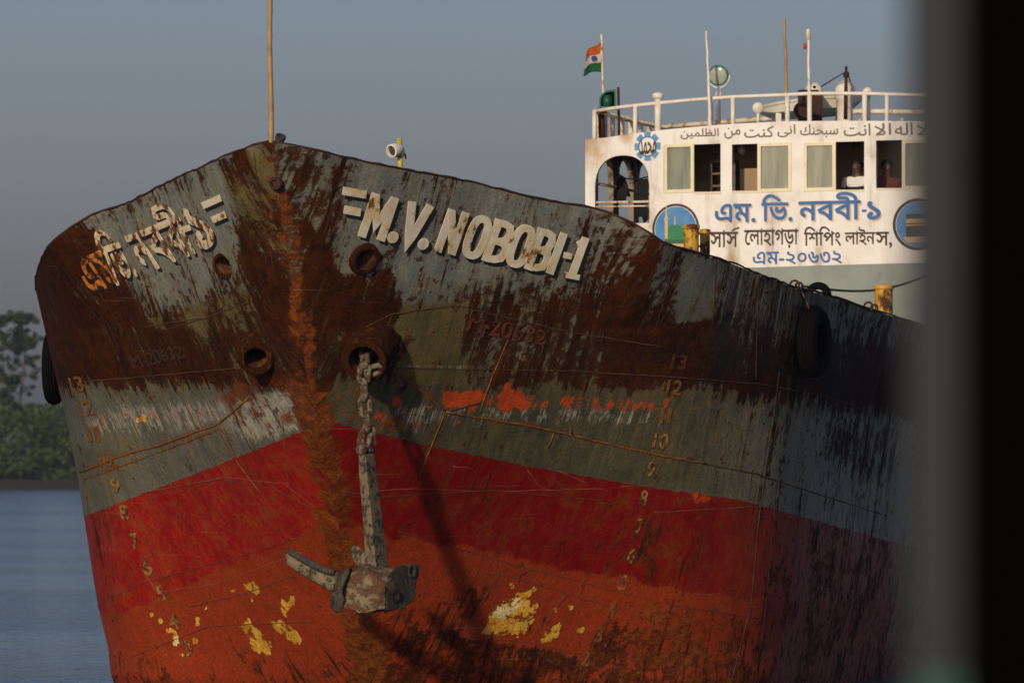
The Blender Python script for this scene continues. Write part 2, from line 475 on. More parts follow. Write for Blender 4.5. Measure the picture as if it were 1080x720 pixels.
        chip += pmask(X, Y, [(250, 658), (262, 650), (290, 684), (284, 692), (268, 688)], 4) * (.42 + .85 * bl3)
        chip += pmask(X, Y, [(282, 655), (300, 652), (320, 672), (318, 682), (296, 674)], 4) * (.40 + .85 * bl3)
        pale += .6 * dotm(X, Y, 187, 676, 6, 12) + .4 * dotm(X, Y, 300, 662, 12, 12) * bl2
        rust += .30 * sst(660, 720, Y) * (bl2 + .1) + .25 * sst(150, 100, X) * red * st1
        oru += .25 * org * bl2
        rust += .12 * red * sst(60, 10, Y - yred) * st1
    darken += .5 * dotm(X, Y, stemx(np.array(360.)), 370, 70, 30) * .6
    oru += .75 * dotm(X, Y, 425, 447, 45, 10) * bl3 + .6 * dotm(X, Y, 385, 430, 45, 30) * bl3 + .7 * dotm(X, Y, 275, 430, 50, 40) * bl3
    pale += .5 * dotm(X, Y, 285, 440, 40, 26) * bl3 + .35 * dotm(X, Y, 420, 445, 30, 14) * bl3
    olive += .45 * pmask(X, Y, [(40, 470), (140, 450), (150, 530), (60, 560)], 18) * (.4 + bl)
    tone = sst(-30, 12, Y - ylow - (st2 - .5) * 20) * (1. - .85 * sst(700, 930, X) if side > 0 else .62)  # aft band lightened as well, for the missing bounce light
    for l in SEAMS[side]:
        for (x1, y1), (x2, y2) in zip(l, l[1:]):
            ex, ey = x2 - x1, y2 - y1
            tq = np.clip(((X - x1) * ex + (Y - y1) * ey) / (ex * ex + ey * ey), 0, 1)
            dq = np.sqrt((X - x1 - tq * ex) ** 2 + (Y - y1 - tq * ey) ** 2)
            oru = np.maximum(oru, sst(7, 0, dq) * (.28 + .55 * st2))
    bounce = sst(690, 940, X) if side > 0 else np.zeros_like(X)  # lifts the shaded aft plating in place of bounce light
    a = [np.clip(q, 0, 1) for q in (rust, olive, red, org, oru, prim, chip, pale, darken, tone, bounce)]
    return U, Z, a

# ------------------------------------------------------------------ materials
def hull_material():
    t = NT('weathered_hull_plating')
    pos = t.attr('plate_pos', 'Vector')
    rust, olive, red = t.sep(t.attr('wear_a'))[:3]
    org, oru, prim = t.sep(t.attr('wear_bounce'))[:3]
    chip, pale, darken = t.sep(t.attr('wear_sunside'))[:3]
    fine = t.noise(pos, 9., 10, .68, .3)
    grain = t.noise(pos, 45., 5, .7)
    blot = t.noise(pos, 3.2, 8, .62)
    str1 = t.noise(t.scale(pos, (16, .9, 1)), 1., 8, .62)
    str2 = t.noise(t.scale(pos, (46, 2.2, 1)), 1., 6, .65)
    sn = t.math('ADD', t.math('MULTIPLY', str1, .5), t.math('ADD', t.math('MULTIPLY', str2, .2), t.math('MULTIPLY', fine, .3)))
    tone = t.attr('wear_a', 'Alpha')
    grey = t.mix(t.sstep(sn, .36, .66), (.150, .166, .154), (.270, .288, .260))
    grey = t.mix(t.math('MULTIPLY', t.sstep(blot, .42, .7), .55), grey, (.155, .140, .078))
    gband = t.mix(t.sstep(sn, .34, .66), (.050, .049, .030), (.096, .094, .060))
    grey = t.mix(tone, grey, gband)
    bounce = t.attr('wear_bounce', 'Alpha')        # lighter paint in place of bounce light on the shaded aft side
    grey = t.mix(t.math('MULTIPLY', bounce, .75), grey, t.mix(t.sstep(sn, .36, .66), (.24, .21, .13), (.40, .36, .22)))
    ol = t.mix(str2, (.050, .034, .006), (.160, .130, .045))
    c = t.mix(t.math('MULTIPLY', t.thr(olive, sn, 3.2, .35), .9), grey, ol)
    palec = t.mix(fine, (.40, .37, .28), (.27, .29, .27))
    c = t.mix(t.math('MULTIPLY', t.thr(pale, t.math('ADD', t.math('MULTIPLY', str2, .5), t.math('MULTIPLY', fine, .5)), 3.4, .16), t.math('SUBTRACT', 1., red)), c, palec)
    redc = t.mix(t.sstep(blot, .3, .7), (.195, .0040, .0055), (.135, .0032, .0048))
    redc = t.mix(t.math('MULTIPLY', t.sstep(fine, .46, .68), .6), redc, (.20, .022, .010))
    redc = t.mix(t.math('MULTIPLY', bounce, .7), redc, t.mix(blot, (.40, .070, .030), (.30, .048, .022)))
    redc = t.mix(t.math('MULTIPLY', t.attr('wear_sunside', 'Alpha'), .7), redc, t.mix(t.sstep(fine, .40, .66), (.30, .009, .008), (.33, .040, .016)))   # brighter red painted in for the sunnier starboard side
    orc = t.mix(t.sstep(blot, .3, .7), (.32, .042, .012), (.20, .020, .008))
    orc = t.mix(t.math('MULTIPLY', t.sstep(grain, .5, .75), .5), orc, (.25, .060, .012))
    edge = t.noise(pos, 14., 5, .6)
    chip = t.math('MULTIPLY_ADD', chip, 1.55, -.50)
    prim = t.math('MULTIPLY_ADD', prim, 1.40, -.36)
    oru = t.math('MULTIPLY_ADD', oru, 1.15, -.12)
    c = t.mix(t.thr(red, edge, .25, .06), c, t.mix(t.thr(org, fine, 1.6, .18), redc, orc))
    rd = t.mix(t.sstep(fine, .3, .7), (.0085, .0022, .0008), (.044, .0105, .0022))
    rd = t.mix(t.math('MULTIPLY', t.sstep(grain, .45, .75), .55), rd, (.075, .020, .0035))
    rd = t.mix(t.math('MULTIPLY', t.sstep(blot, .46, .62), .6), rd, (.030, .0050, .0014))
    rm = t.thr(rust, sn, 3.6, .17)
    rm2 = t.thr(rust, t.math('ADD', t.math('MULTIPLY', fine, .6), t.math('MULTIPLY', edge, .4)), 3.0, .10)
    rmask = t.math('MAXIMUM', rm, t.math('MULTIPLY', rm2, .9))
    c = t.mix(rmask, c, rd)
    # a wash of rust running from the bare spots
    c = t.mix(t.math('MULTIPLY', t.thr(t.math('ADD', rust, .12), str1, 1.6, .4), t.math('MULTIPLY_ADD', rmask, -.32, .36)), c, (.085, .034, .008))
    film = t.math('ADD', t.math('MULTIPLY', blot, .55), t.math('MULTIPLY', fine, .45))
    c = t.mix(t.math('MULTIPLY', t.sstep(film, .47, .66, 0, .40), t.math('MULTIPLY_ADD', rmask, -.8, 1.)), c, (.085, .046, .006))
    oc = t.mix(t.sstep(t.math('ADD', t.math('MULTIPLY', fine, .7), t.math('MULTIPLY', grain, .3)), .36, .64), (.050, .013, .003), (.19, .050, .008))
    c = t.mix(t.math('MULTIPLY', t.thr(oru, fine, 2.4, .34), .92), c, oc)
    pc = t.mix(fine, (.52, .062, .010), (.34, .06, .018))
    c = t.mix(t.thr(prim, t.math('ADD', t.math('MULTIPLY', str2, .4), t.math('MULTIPLY', fine, .6)), 3.8, .10), c, pc)
    chm = t.thr(chip, t.math('ADD', t.math('MULTIPLY', fine, .6), t.math('MULTIPLY', edge, .4)), 4.6, .06)
    cc = t.mix(t.sstep(fine, .38, .6), (.42, .16, .012), (.60, .36, .05))
    cc = t.mix(t.thr(pale, fine, 1.2, .1), cc, (.66, .54, .26))
    cc = t.mix(t.sstep(grain, .55, .63), cc, (.10, .03, .008))
    c = t.mix(t.thr(t.math('ADD', chip, .10), t.math('ADD', t.math('MULTIPLY', fine, .6), t.math('MULTIPLY', edge, .4)), 4.6, .05), c, (.11, .026, .006))
    c = t.mix(chm, c, cc)
    sootm = t.math('MULTIPLY', t.thr(darken, t.math('ADD', t.math('MULTIPLY', str2, .6), t.math('MULTIPLY', grain, .4)), 2.6, .25), .9)  # darkens sooty plates, the rusty belt and the stem between the pipes
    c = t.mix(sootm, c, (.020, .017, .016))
    # scratches, level scuffs from quays and fenders
    sc1 = t.noise(t.scale(pos, (.35, 34, 1)), 1., 5, .6)
    c = t.mix(t.math('MULTIPLY', t.sstep(sc1, .66, .74), .28), c, (.30, .26, .20))
    spk = t.noise(pos, 120., 3, .7)
    vary = t.n('ShaderNodeMix', data_type='RGBA', blend_type='MULTIPLY'); vary.inputs[0].default_value = 1.
    t.put(vary.inputs[6], c); gv = t.math('MULTIPLY', t.sstep(grain, .25, .75, .66, 1.3), t.math('MULTIPLY', t.sstep(spk, .3, .7, .82, 1.15), t.math('MULTIPLY', t.sstep(str1, .34, .68, 1.06, 1.24), t.sstep(blot, .3, .7, .75, 1.2))))
    cb = t.n('ShaderNodeCombineColor'); [t.put(cb.inputs[k], gv) for k in range(3)]
    t.put(vary.inputs[7], cb.outputs[0]); c = vary.outputs[2]
    h = t.math('ADD', t.math('MULTIPLY', fine, .8), t.math('MULTIPLY', rmask, .7))
    h = t.math('ADD', h, t.math('MULTIPLY', grain, .35))
    b1 = t.bump(t.noise(pos, 1.15, 3, .5), .8, .07)
    dent = t.noise(t.scale(pos, (.8, 1.7, 1)), 1.9, 4, .55)
    b1 = t.bump(dent, .35, .03, b1)
    nrm = t.bump(h, .45, .009, b1)
    rough = t.sstep(rmask, 0, 1, .48, .82)
    return t.fin(c, rough, 0, nrm, .12)

M = {}
M['hull'] = hull_material()
M['rust'] = paint('rusty_steel', (.062, .020, .010), (.028, .010, .006), .40, 9, .8, .6, rc=(.15, .045, .009))
M['pipe_rust'] = paint('scaled_pipe_rust', (.040, .0115, .0035), (.015, .0048, .0022), .44, 8, .9, .9, rc=(.12, .036, .006), spec=.1, dist=.015)
M['rust_dark'] = paint('dark_rusty_steel', (.050, .020, .012), (.022, .010, .007), .4, 9, .8, .5)
M['weld'] = paint('rusty_weld_bead', (.22, .095, .020), (.08, .03, .009), .4, 14, .8, .6, rc=(.25, .10, .02))
M['weld_dark'] = paint('old_weld_bead', (.06, .028, .014), (.11, .05, .018), .4, 14, .8, .6)
M['pit'] = plain('pipe_bore', (.020, .010, .006), .9)
M['bore'] = paint('rusty_bore', (.055, .018, .006), (.012, .005, .003), .5, 8, .85, .5, rc=RUST_O)
M['letter'] = paint('cream_letter_paint', (.80, .75, .63), (.62, .50, .25), .34, 3.2, .6, .3, rc=(.30, .13, .02), rc2=(.10, .03, .008), w=.03)
M['letter_rusty'] = paint('flaking_letter_paint', (.72, .63, .46), (.56, .39, .17), .47, 7, .65, .4, rc=(.20, .06, .012), rc2=(.06, .02, .008), w=.03)
M['letter_orange'] = paint('rust_orange_letter', (.50, .17, .02), (.34, .095, .012), .50, 10, .75, .5, rc=(.10, .03, .008), rc2=(.03, .01, .005), w=.03)
M['letter_shadow'] = plain('black_letter_shadow', (.012, .014, .016), .6)
M['ochre_mark'] = paint('ochre_draft_mark', (.30, .17, .045), (.20, .09, .02), .46, 12, .7, .4, w=.03)
M['red_mark'] = paint('faded_red_mark', (.15, .030, .014), (.07, .022, .012), .5, 12, .75, .4, w=.03)
M['white'] = paint('chalky_white_wall', (.72, .69, .655), (.63, .59, .55), .22, 1.9, .6, .2, rc=(.46, .33, .18), rc2=(.40, .28, .15), w=.14, dirt=.30)
M['rail'] = paint('white_rail_paint', (.78, .74, .68), (.70, .62, .50), .24, 7, .5, .2, rc=(.33, .15, .04), w=.06)
M['rail_stained'] = paint('rust_stained_white_post', (.74, .66, .52), (.62, .48, .28), .42, 6, .55, .2, rc=(.30, .12, .03), w=.08)
M['shaded_cream'] = paint('shaded_cream_screen', (.26, .21, .15), (.16, .12, .085), .4, 5, .6, .2)  # cream darkened to stand for the shade inside the arch
M['greygreen'] = paint('greygreen_wall', (.26, .30, .275), (.21, .25, .235), .16, 2, .6, .15, w=.08, dirt=.25)
M['cream_frame'] = paint('cream_window_frame', (.78, .72, .52), (.70, .62, .42), .15, 6, .5, .1)
M['roof'] = paint('roof_underside', (.50, .46, .42), (.38, .34, .30), .2, 3, .7, .1)
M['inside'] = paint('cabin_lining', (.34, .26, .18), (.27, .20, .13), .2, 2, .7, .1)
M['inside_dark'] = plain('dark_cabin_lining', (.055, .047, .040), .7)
M['wood'] = plain('dark_shelf_wood', (.12, .085, .06), .6)
M['blue'] = paint('blue_sign_paint', (.020, .105, .33), (.030, .135, .37), .12, 6, .55, .1)
M['blue_light'] = paint('sky_blue_sign_paint', (.10, .28, .50), (.13, .31, .52), .1, 6, .55, .1)
M['blue_disc'] = paint('blue_disc_paint', (.045, .20, .46), (.10, .27, .50), .08, 4, .55, .1)
M['brown'] = plain('dark_brown_sign_paint', (.050, .028, .022), .6)
M['grey_ink'] = plain('grey_sign_paint', (.16, .13, .12), .6)
M['cream_shadow'] = plain('tan_letter_shadow', (.60, .47, .28), .6)
M['dome_green'] = plain('green_dome_paint', (.030, .20, .085), .55)
M['dome_dark'] = plain('dark_green_dome_paint', (.016, .11, .05), .55)
M['gold'] = plain('pale_gold_sign_paint', (.56, .42, .20), .55)
M['yellow'] = paint('rusty_yellow_paint', (.58, .33, .030), (.42, .22, .022), .47, 7, .6, .4, rc=(.14, .05, .012), w=.04)
M['yellow_clean'] = paint('yellow_pole_paint', (.52, .46, .04), (.42, .34, .03), .3, 9, .5, .2, w=.04)
M['bamboo'] = paint('bamboo', (.40, .26, .12), (.30, .18, .08), .2, 9, .55, .2, rc=(.16, .09, .04), rc2=(.10, .05, .03))
M['rubber'] = plain('black_tyre_rubber', (.0045, .0045, .0048), .9, var=.5, spec=.06)
M['rope'] = plain('weathered_rope', (.16, .11, .07), .85, var=.35, sc=40)
M['anchor'] = paint('mud_caked_anchor', (.215, .165, .090), (.135, .108, .062), .47, 9, .85, .9, streak=False, rc=(.060, .046, .034), rc2=(.022, .018, .015), w=.06, dist=.02)
M['anchor_rusty'] = paint('mud_and_rust', (.205, .155, .085), (.10, .078, .048), .52, 8, .85, 1., streak=False, rc=(.20, .060, .015), rc2=(.040, .030, .024), w=.07, dist=.02)
M['anchor_dark'] = paint('tarred_steel', (.038, .034, .030), (.085, .070, .046), .42, 10, .8, .8, streak=False, dist=.02)
M['chain'] = paint('chain_steel', (.19, .15, .095), (.08, .062, .042), .5, 12, .75, .8, streak=False, rc=(.10, .045, .02), dist=.01)
M['black'] = plain('black_cloth', (.010, .010, .012), .9)
M['saffron'] = plain('saffron_cloth', (.75, .16, .02), .8, var=.08)
M['flagwhite'] = plain('white_cloth', (.78, .74, .74), .8, var=.06)
M['flaggreen'] = plain('green_cloth', (.02, .17, .05), .8, var=.08)
M['navy'] = plain('navy_print', (.02, .04, .16), .8)
M['green_box'] = plain('green_lamp_paint', (.02, .14, .08), .5)
M['grey_dark'] = plain('dark_grey_paint', (.05, .05, .05), .6)
M['glass_green'] = plain('green_lens', (.02, .075, .05), .15)
M['boat_white'] = paint('boat_white', (.70, .68, .58), (.60, .56, .44), .2, 4, .5, .1, rc=(.35, .25, .12))
M['boat_blue'] = paint('boat_pale_blue', (.40, .50, .52), (.34, .42, .44), .2, 4, .5, .1)
M['redpaint'] = plain('red_lamp_paint', (.50, .03, .02), .5)
M['skin'] = plain('brown_skin', (.080, .040, .025), .5, var=.1)
M['hair'] = plain('black_hair', (.006, .005, .005), .6)
M['polo'] = plain('white_polo_cloth', (.74, .72, .70), .85, var=.05)
M['polo_navy'] = plain('navy_polo_cloth', (.015, .018, .035), .85)
M['maroon'] = plain('maroon_cloth', (.13, .030, .022), .85)
M['trousers'] = plain('dark_trouser_cloth', (.02, .022, .03), .85)
M['greycloth'] = plain('grey_cloth', (.10, .11, .14), .85)
M['deck'] = paint('deck_plating', (.12, .08, .06), (.07, .05, .04), .45, 3, .8, .3)

def pane_material():
    t = NT('reflection_tinted_window_glass')
    n1 = t.noise(t.scale(t.obj(), (1, 1, .12)), 9., 4, .6)
    t.fin(t.mix(t.sstep(n1, .35, .65), (.21, .24, .185), (.33, .35, .27)), .22, 0, None, .6)  # pale green and folds put the sky reflection into the colour
    tr = t.n('ShaderNodeBsdfTransparent'); tr.inputs[0].default_value = (.75, .85, .75, 1)
    mx = t.n('ShaderNodeMixShader'); mx.inputs[0].default_value = .24
    t.t.links.new(t.b.outputs[0], mx.inputs[1]); t.t.links.new(tr.outputs[0], mx.inputs[2])
    t.t.links.new(mx.outputs[0], t.out.inputs['Surface'])
    return t.m
M['pane'] = pane_material()

def lens_material():
    t = NT('searchlight_glass')
    t.fin((.52, .58, .50), .12, 0, None, .6)
    tr = t.n('ShaderNodeBsdfTransparent'); tr.inputs[0].default_value = (.8, .92, .88, 1)
    mx = t.n('ShaderNodeMixShader'); mx.inputs[0].default_value = .35
    t.t.links.new(t.b.outputs[0], mx.inputs[1]); t.t.links.new(tr.outputs[0], mx.inputs[2])
    t.t.links.new(mx.outputs[0], t.out.inputs['Surface'])
    return t.m
M['lens'] = lens_material()

# ------------------------------------------------------------------ the ship
SHIP = empty('cargo_ship', ship(20, 0, 0), 'rusty cargo ship with red underbody, grey bow and a white wheelhouse behind it', 'ship')

# holes through the plating: (side, px, py, radius, axis)
def outward(side, px, py, tilt=(0, 0, 0), k=1.):
    n = hnm(side, px, py) * k + Vector(tilt)
    return n.normalized()
PIPES = [  # name, side, base px, axis, base radius, rim radius, bore, reach
    ('hawse_pipe', -1, 270, 369, outward(-1, 270, 369, (.75, -1.1, -.30)), .21, .165, .125, .24),
    ('hawse_pipe', 1, 389, 368, outward(1, 389, 368, (-.75, -1.2, -.40)), .28, .215, .165, .34),
    ('mooring_hole', -1, 237, 280, outward(-1, 237, 280, (.3, -.4, 0)), .13, .13, .10, .03),
    ('mooring_hole', 1, 384, 273, outward(1, 384, 273, (0, 0, 0)), .165, .155, .115, .05),
]
holes = {1: [], -1: []}
for p in PIPES: holes[p[1]].append((np.array(hpt(p[1], p[2], p[3])), np.array(p[4]), p[7] * 1.08))

def build_hull():
    nT, nW = GT.shape
    verts = []; faces = []; attr = [[], [], []]; pos = []
    base = 0
    for side in (1, -1):
        P3 = CH[side][0]
        U, Z, f = fields(side)
        pts = P3.reshape(-1, 3)
        dead = np.zeros(len(pts), bool)
        for c, ax, r in holes[side]:
            d = pts - c; al = d @ ax
            dead |= (np.linalg.norm(d - np.outer(al, ax), axis=1) < r) & (np.abs(al) < .6)
        verts.append(pts)
        pos.append(np.stack([U, Z, np.zeros_like(U) + side * 7.3], -1).reshape(-1, 3))
        for k in range(3):
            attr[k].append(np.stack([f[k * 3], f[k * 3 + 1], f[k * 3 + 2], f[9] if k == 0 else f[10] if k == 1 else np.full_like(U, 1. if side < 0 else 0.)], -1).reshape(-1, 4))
        idx = np.arange(nT * nW).reshape(nT, nW)
        q = np.stack([idx[:-1, :-1], idx[1:, :-1], idx[1:, 1:], idx[:-1, 1:]], -1).reshape(-1, 4)
        q = q[~dead[q].any(1)]
        if side < 0: q = q[:, ::-1]
        faces.append(q + base)
        base += nT * nW
    V = np.concatenate(verts); F = np.concatenate(faces)
    me = bpy.data.meshes.new('hull')
    me.from_pydata(V.tolist(), [], F.tolist())
    for k, nm in enumerate(('wear_a', 'wear_bounce', 'wear_sunside')):
        a = me.attributes.new(nm, 'FLOAT_COLOR', 'POINT')
        a.data.foreach_set('color', np.concatenate(attr[k]).astype(np.float32).ravel())
    a = me.attributes.new('plate_pos', 'FLOAT_VECTOR', 'POINT')
    a.data.foreach_set('vector', np.concatenate(pos).astype(np.float32).ravel())
    me.update()
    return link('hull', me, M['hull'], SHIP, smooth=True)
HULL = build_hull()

# inner bulwark, deck, transom, cap rail
Td = np.concatenate([np.linspace(.02, 8, 60), np.linspace(8.5, 50, 40)])
bm = bmesh.new()
rows = []
for T in Td:
    wl = 1.45 if T < 6 else max(1.0, 1.45 - (T - 6) * .2)
    rows.append([bm.verts.new(Vector(HO(sgn, np.array(T + .03), np.array(wq), -.03 if T > .5 else -.004))) for sgn, wq in ((1, 2.), (1, wl), (-1, wl), (-1, 2.))])
for a, c in zip(rows, rows[1:]):
    for k in range(3): bm.faces.new((a[k], a[k + 1], c[k + 1], c[k]))
obj('deck', bm, M['deck'], SHIP)
bm = bmesh.new()
e1 = [bm.verts.new(Vector(H(1, np.array(50.), np.array(w)))) for w in np.linspace(0, 2, 12)]
e2 = [bm.verts.new(Vector(H(-1, np.array(50.), np.array(w)))) for w in np.linspace(0, 2, 12)]
for k in range(11): bm.faces.new((e1[k], e1[k + 1], e2[k + 1], e2[k]))
obj('transom', bm, M['rust_dark'], SHIP)
bm = bmesh.new()
rng = random.Random(3)
for side in (1, -1):
    pts = []
    for T in np.concatenate([np.linspace(0.01, 8, 90), np.linspace(8.5, 49.9, 50)]):
        p = Vector(H(side, np.array(T), np.array(2.)))
        pts.append(p + Vector((0, 0, .012 + rng.uniform(-.007, .007))))
    tube(bm, pts, [.013 * rng.uniform(.7, 1.25) for _ in pts], 8)
obj('cap_rail', bm, M['rust_dark'], SHIP, True)
# hold coaming behind the forecastle
bm = bmesh.new()
zc = 3.9
for (s0_, s1_, b_, h_) in ((10, 27, 3.2, .55),):
    hexa(bm, [ship(s0_, -b_, zc - .6), ship(s0_, b_, zc - .6), ship(s1_, b_, zc - .6), ship(s1_, -b_, zc - .6),
              ship(s0_, -b_, zc + h_ - .1), ship(s0_, b_, zc + h_ - .1), ship(s1_, b_, zc + h_ - .1), ship(s1_, -b_, zc + h_ - .1)])
obj('hatch_coaming', bm, M['rust'], SHIP, bevel=.03)

for nm, side, px, py, ax, rb, rr, bore, reach in PIPES:
    c = hpt(side, px, py)
    bm = bmesh.new()
    if nm == 'hawse_pipe':
        lathe(bm, [(rb * 1.12, -.30), (rb * 1.04, -.02), (rb, reach * .25), (rr * 1.12, reach * .72), (rr * 1.05, reach * .88), (rr * 1.13, reach * .93), (rr * 1.13, reach * .985), (rr * 1.04, reach), (bore * 1.02, reach - .01), (bore, reach - .06)], c, ax, 36)
    else:
        lathe(bm, [(rb * 1.25, -.2), (rb * 1.12, 0.), (rr * 1.08, reach * .6), (rr * 1.1, reach * .8), (rr, reach), (bore * 1.1, reach - .005), (bore, reach - .04)], c, ax, 32)
    if nm == 'hawse_pipe':
        cv = Vector(c); X_, Y_, A_ = frame_from(ax)
        for v in bm.verts:
            d_ = v.co - cv; al = d_.dot(A_); rad_ = d_ - A_ * al
            if rad_.length > rr * 1.02 and al < reach * .84:
                an = math.atan2(rad_.dot(Y_), rad_.dot(X_))
                v.co += rad_.normalized() * (.012 * math.sin(11 * an) + .007 * math.sin(17 * an + al * 20)) * min(1, (reach * .86 - al) / (.3 * reach))
    po = obj(nm, bm, M['pipe_rust'], SHIP, True, sharp=.9)
    bm = bmesh.new()
    lathe(bm, [(bore * 1.06, reach - .055), (bore * 1.02, reach * .4), (bore * .95, -.35), (bore * .9, -.8), (0.0, -.82)], c, ax, 28)
    obj('bore', bm, M['bore'], po, True)

# small plug on the stem
bm = bmesh.new()
c = hpt(1, 287, 193)
lathe(bm, [(.075, -.03), (.075, .03), (.06, .05), (.045, .05), (.04, .02), (0, .02)], c, (-.35, -.9, -.15), 20)
obj('stem_boss', bm, M['rust_dark'], SHIP, True, sharp=.8)

# weld seams and scars over the plating
def seam(bm, side, pxs, r=.009, sub=12, jit=.6, off=.002):
    pts = []
    for (x1, y1), (x2, y2) in zip(pxs, pxs[1:]):
        n = max(2, int(math.hypot(x2 - x1, y2 - y1) / 7))
        for k in range(n):
            f = k / n
            pts.append(hpt(side, x1 + (x2 - x1) * f + rng.uniform(-jit, jit) * .5, y1 + (y2 - y1) * f + rng.uniform(-jit, jit) * .6, off))
    pts.append(hpt(side, *pxs[-1], off))
    tube(bm, pts, [r * rng.uniform(.55, 1.25) for _ in pts], 6)
for side, lines, mat, r in (
    (1, [[(470, 434), (508, 441), (560, 449), (650, 470), (700, 481), (745, 489)]], 'weld', .012),
    (1, [[(745, 489), (800, 500), (860, 520), (930, 542)], [(470, 434), (505, 425)]], 'weld_dark', .007),
    (1, [[(541, 345), (520, 395), (505, 436)], [(468, 438), (455, 470), (442, 503)], [(424, 396), (448, 415), (470, 433)], [(584, 456), (578, 472)], [(600, 445), (604, 458)]], 'weld', .008),
    (1, [[(385, 345), (413, 331), (480, 322), (600, 350), (700, 366)], [(415, 330), (405, 352)]], 'weld_dark', .006),
    (1, [[(420, 388), (600, 391), (720, 398), (800, 405), (870, 417), (930, 440)]], 'weld_dark', .006),
    (1, [[(527, 604), (598, 626), (648, 641)], [(527, 604), (487, 671)], [(598, 626), (557, 677)], [(648, 641), (612, 690)], [(487, 671), (557, 677), (612, 690)]], 'weld_dark', .005),
    (1, [[(340, 515), (400, 524), (520, 517), (640, 528)], [(420, 560), (560, 600), (700, 636), (800, 652)], [(440, 600), (390, 720)], [(505, 600), (450, 700)]], 'weld_dark', .0045),
    (1, [[(712, 262), (705, 300), (690, 350)], [(755, 272), (752, 340)], [(800, 286), (797, 400)]], 'weld_dark', .005),
    (-1, [[(85, 498), (120, 483), (165, 470), (230, 447), (262, 420)]], 'weld', .011),
    (-1, [[(90, 505), (170, 476), (232, 452)], [(230, 448), (252, 490), (275, 520)], [(196, 463), (208, 500)], [(298, 440), (305, 520)]], 'weld', .006),
    (-1, [[(78, 403), (150, 397), (250, 388)], [(165, 350), (215, 336), (262, 318)], [(150, 345), (215, 335)]], 'weld_dark', .006),
    (-1, [[(95, 640), (150, 615), (240, 590), (318, 566)], [(200, 640), (260, 625), (330, 600)], [(120, 700), (220, 660), (330, 655)], [(150, 520), (230, 505), (290, 515), (336, 540)]], 'weld_dark', .0045),
    (-1, [[(268, 160), (272, 200), (290, 290)]], 'weld_dark', .004)):
    for l in lines:
        bm = bmesh.new(); seam(bm, side, l, r)
        obj('weld_seam', bm, M[mat], SHIP, True)
SCR = plain('scratched_paint', (.24, .085, .060), .7)
for side, l in ((1, [(478, 492), (500, 494)]), (1, [(556, 495), (568, 512), (590, 523)]), (1, [(588, 496), (612, 506), (622, 511)]), (1, [(384, 519), (430, 515), (520, 518), (640, 515)]), (1, [(655, 513), (668, 512)]), (1, [(600, 455), (615, 459)]), (1, [(690, 540), (780, 535), (840, 532)]), (-1, [(146, 520), (240, 503), (300, 510), (334, 536)]), (-1, [(150, 600), (165, 624), (225, 616), (318, 582)]), (-1, [(225, 470), (240, 500)])):
    bm = bmesh.new(); seam(bm, side, l, .0032, jit=.9, off=-.0005)
    obj('scratch_mark', bm, SCR, SHIP, True)
# vertical rubbing bars where the bow turns into the flat side
BARM = paint('scuffed_grey_bar', (.05, .055, .058), (.025, .027, .028), .45, 6)
for l, r in (([(822, 392), (816, 440), (806, 505), (799, 560), (792, 640), (772, 716)], .009), ([(834, 396), (828, 450), (818, 520), (812, 590), (806, 660), (796, 716)], .006)):
    bm = bmesh.new(); seam(bm, 1, l, r, jit=.2, off=-.003)
    obj('rubbing_bar', bm, BARM, SHIP, True)

# ------------------------------------------------------------------ writing on the hull
def hull_patch(side, quad):
    c = [hp(side, *q) for q in quad]                # TL TR BR BL
    c = np.array(c)
    def f(u, v, off):                               # u right, v up, both 0..1
        top = c[0] * (1 - u) + c[1] * u; bot = c[3] * (1 - u) + c[2] * u
        T, w = bot * (1 - v) + top * v
        return Vector(HO(side, np.array(max(T, 0)), np.array(np.clip(w, 0, 2)), off))
    return f

def glyph_loops(s):
    c = bpy.data.curves.new('lettering', 'FONT')
    c.body = s; c.resolution_u = 4; c.fill_mode = 'NONE'
    o = bpy.data.objects.new('lettering', c); COL.objects.link(o)
    bpy.context.view_layer.update()
    me = bpy.data.meshes.new_from_object(o.evaluated_get(bpy.context.evaluated_depsgraph_get()))
    nx = {}
    for e in me.edges: nx.setdefault(e.vertices[0], []).append(e.vertices[1]); nx.setdefault(e.vertices[1], []).append(e.vertices[0])
    co = [v.co.xy.copy() for v in me.vertices]
    bpy.data.objects.remove(o); bpy.data.curves.remove(c); bpy.data.meshes.remove(me)
    seen = set(); loops = []
    for a in range(len(co)):
        if a in seen or a not in nx: continue
        lp = [a]; seen.add(a); cur = a
        # keep the direction in which the outline was written: vertex numbers rise along it
        nb = sorted(nx[a], key=lambda q: (q != a + 1, q)); prev, cur = a, nb[0]
        while cur != a and cur not in seen:
            lp.append(cur); seen.add(cur)
            k = [q for q in nx[cur] if q != prev]
            if not k: break
            prev, cur = cur, k[0]
        if len(lp) > 2: loops.append([co[q] for q in lp])
    return loops
GL = {}
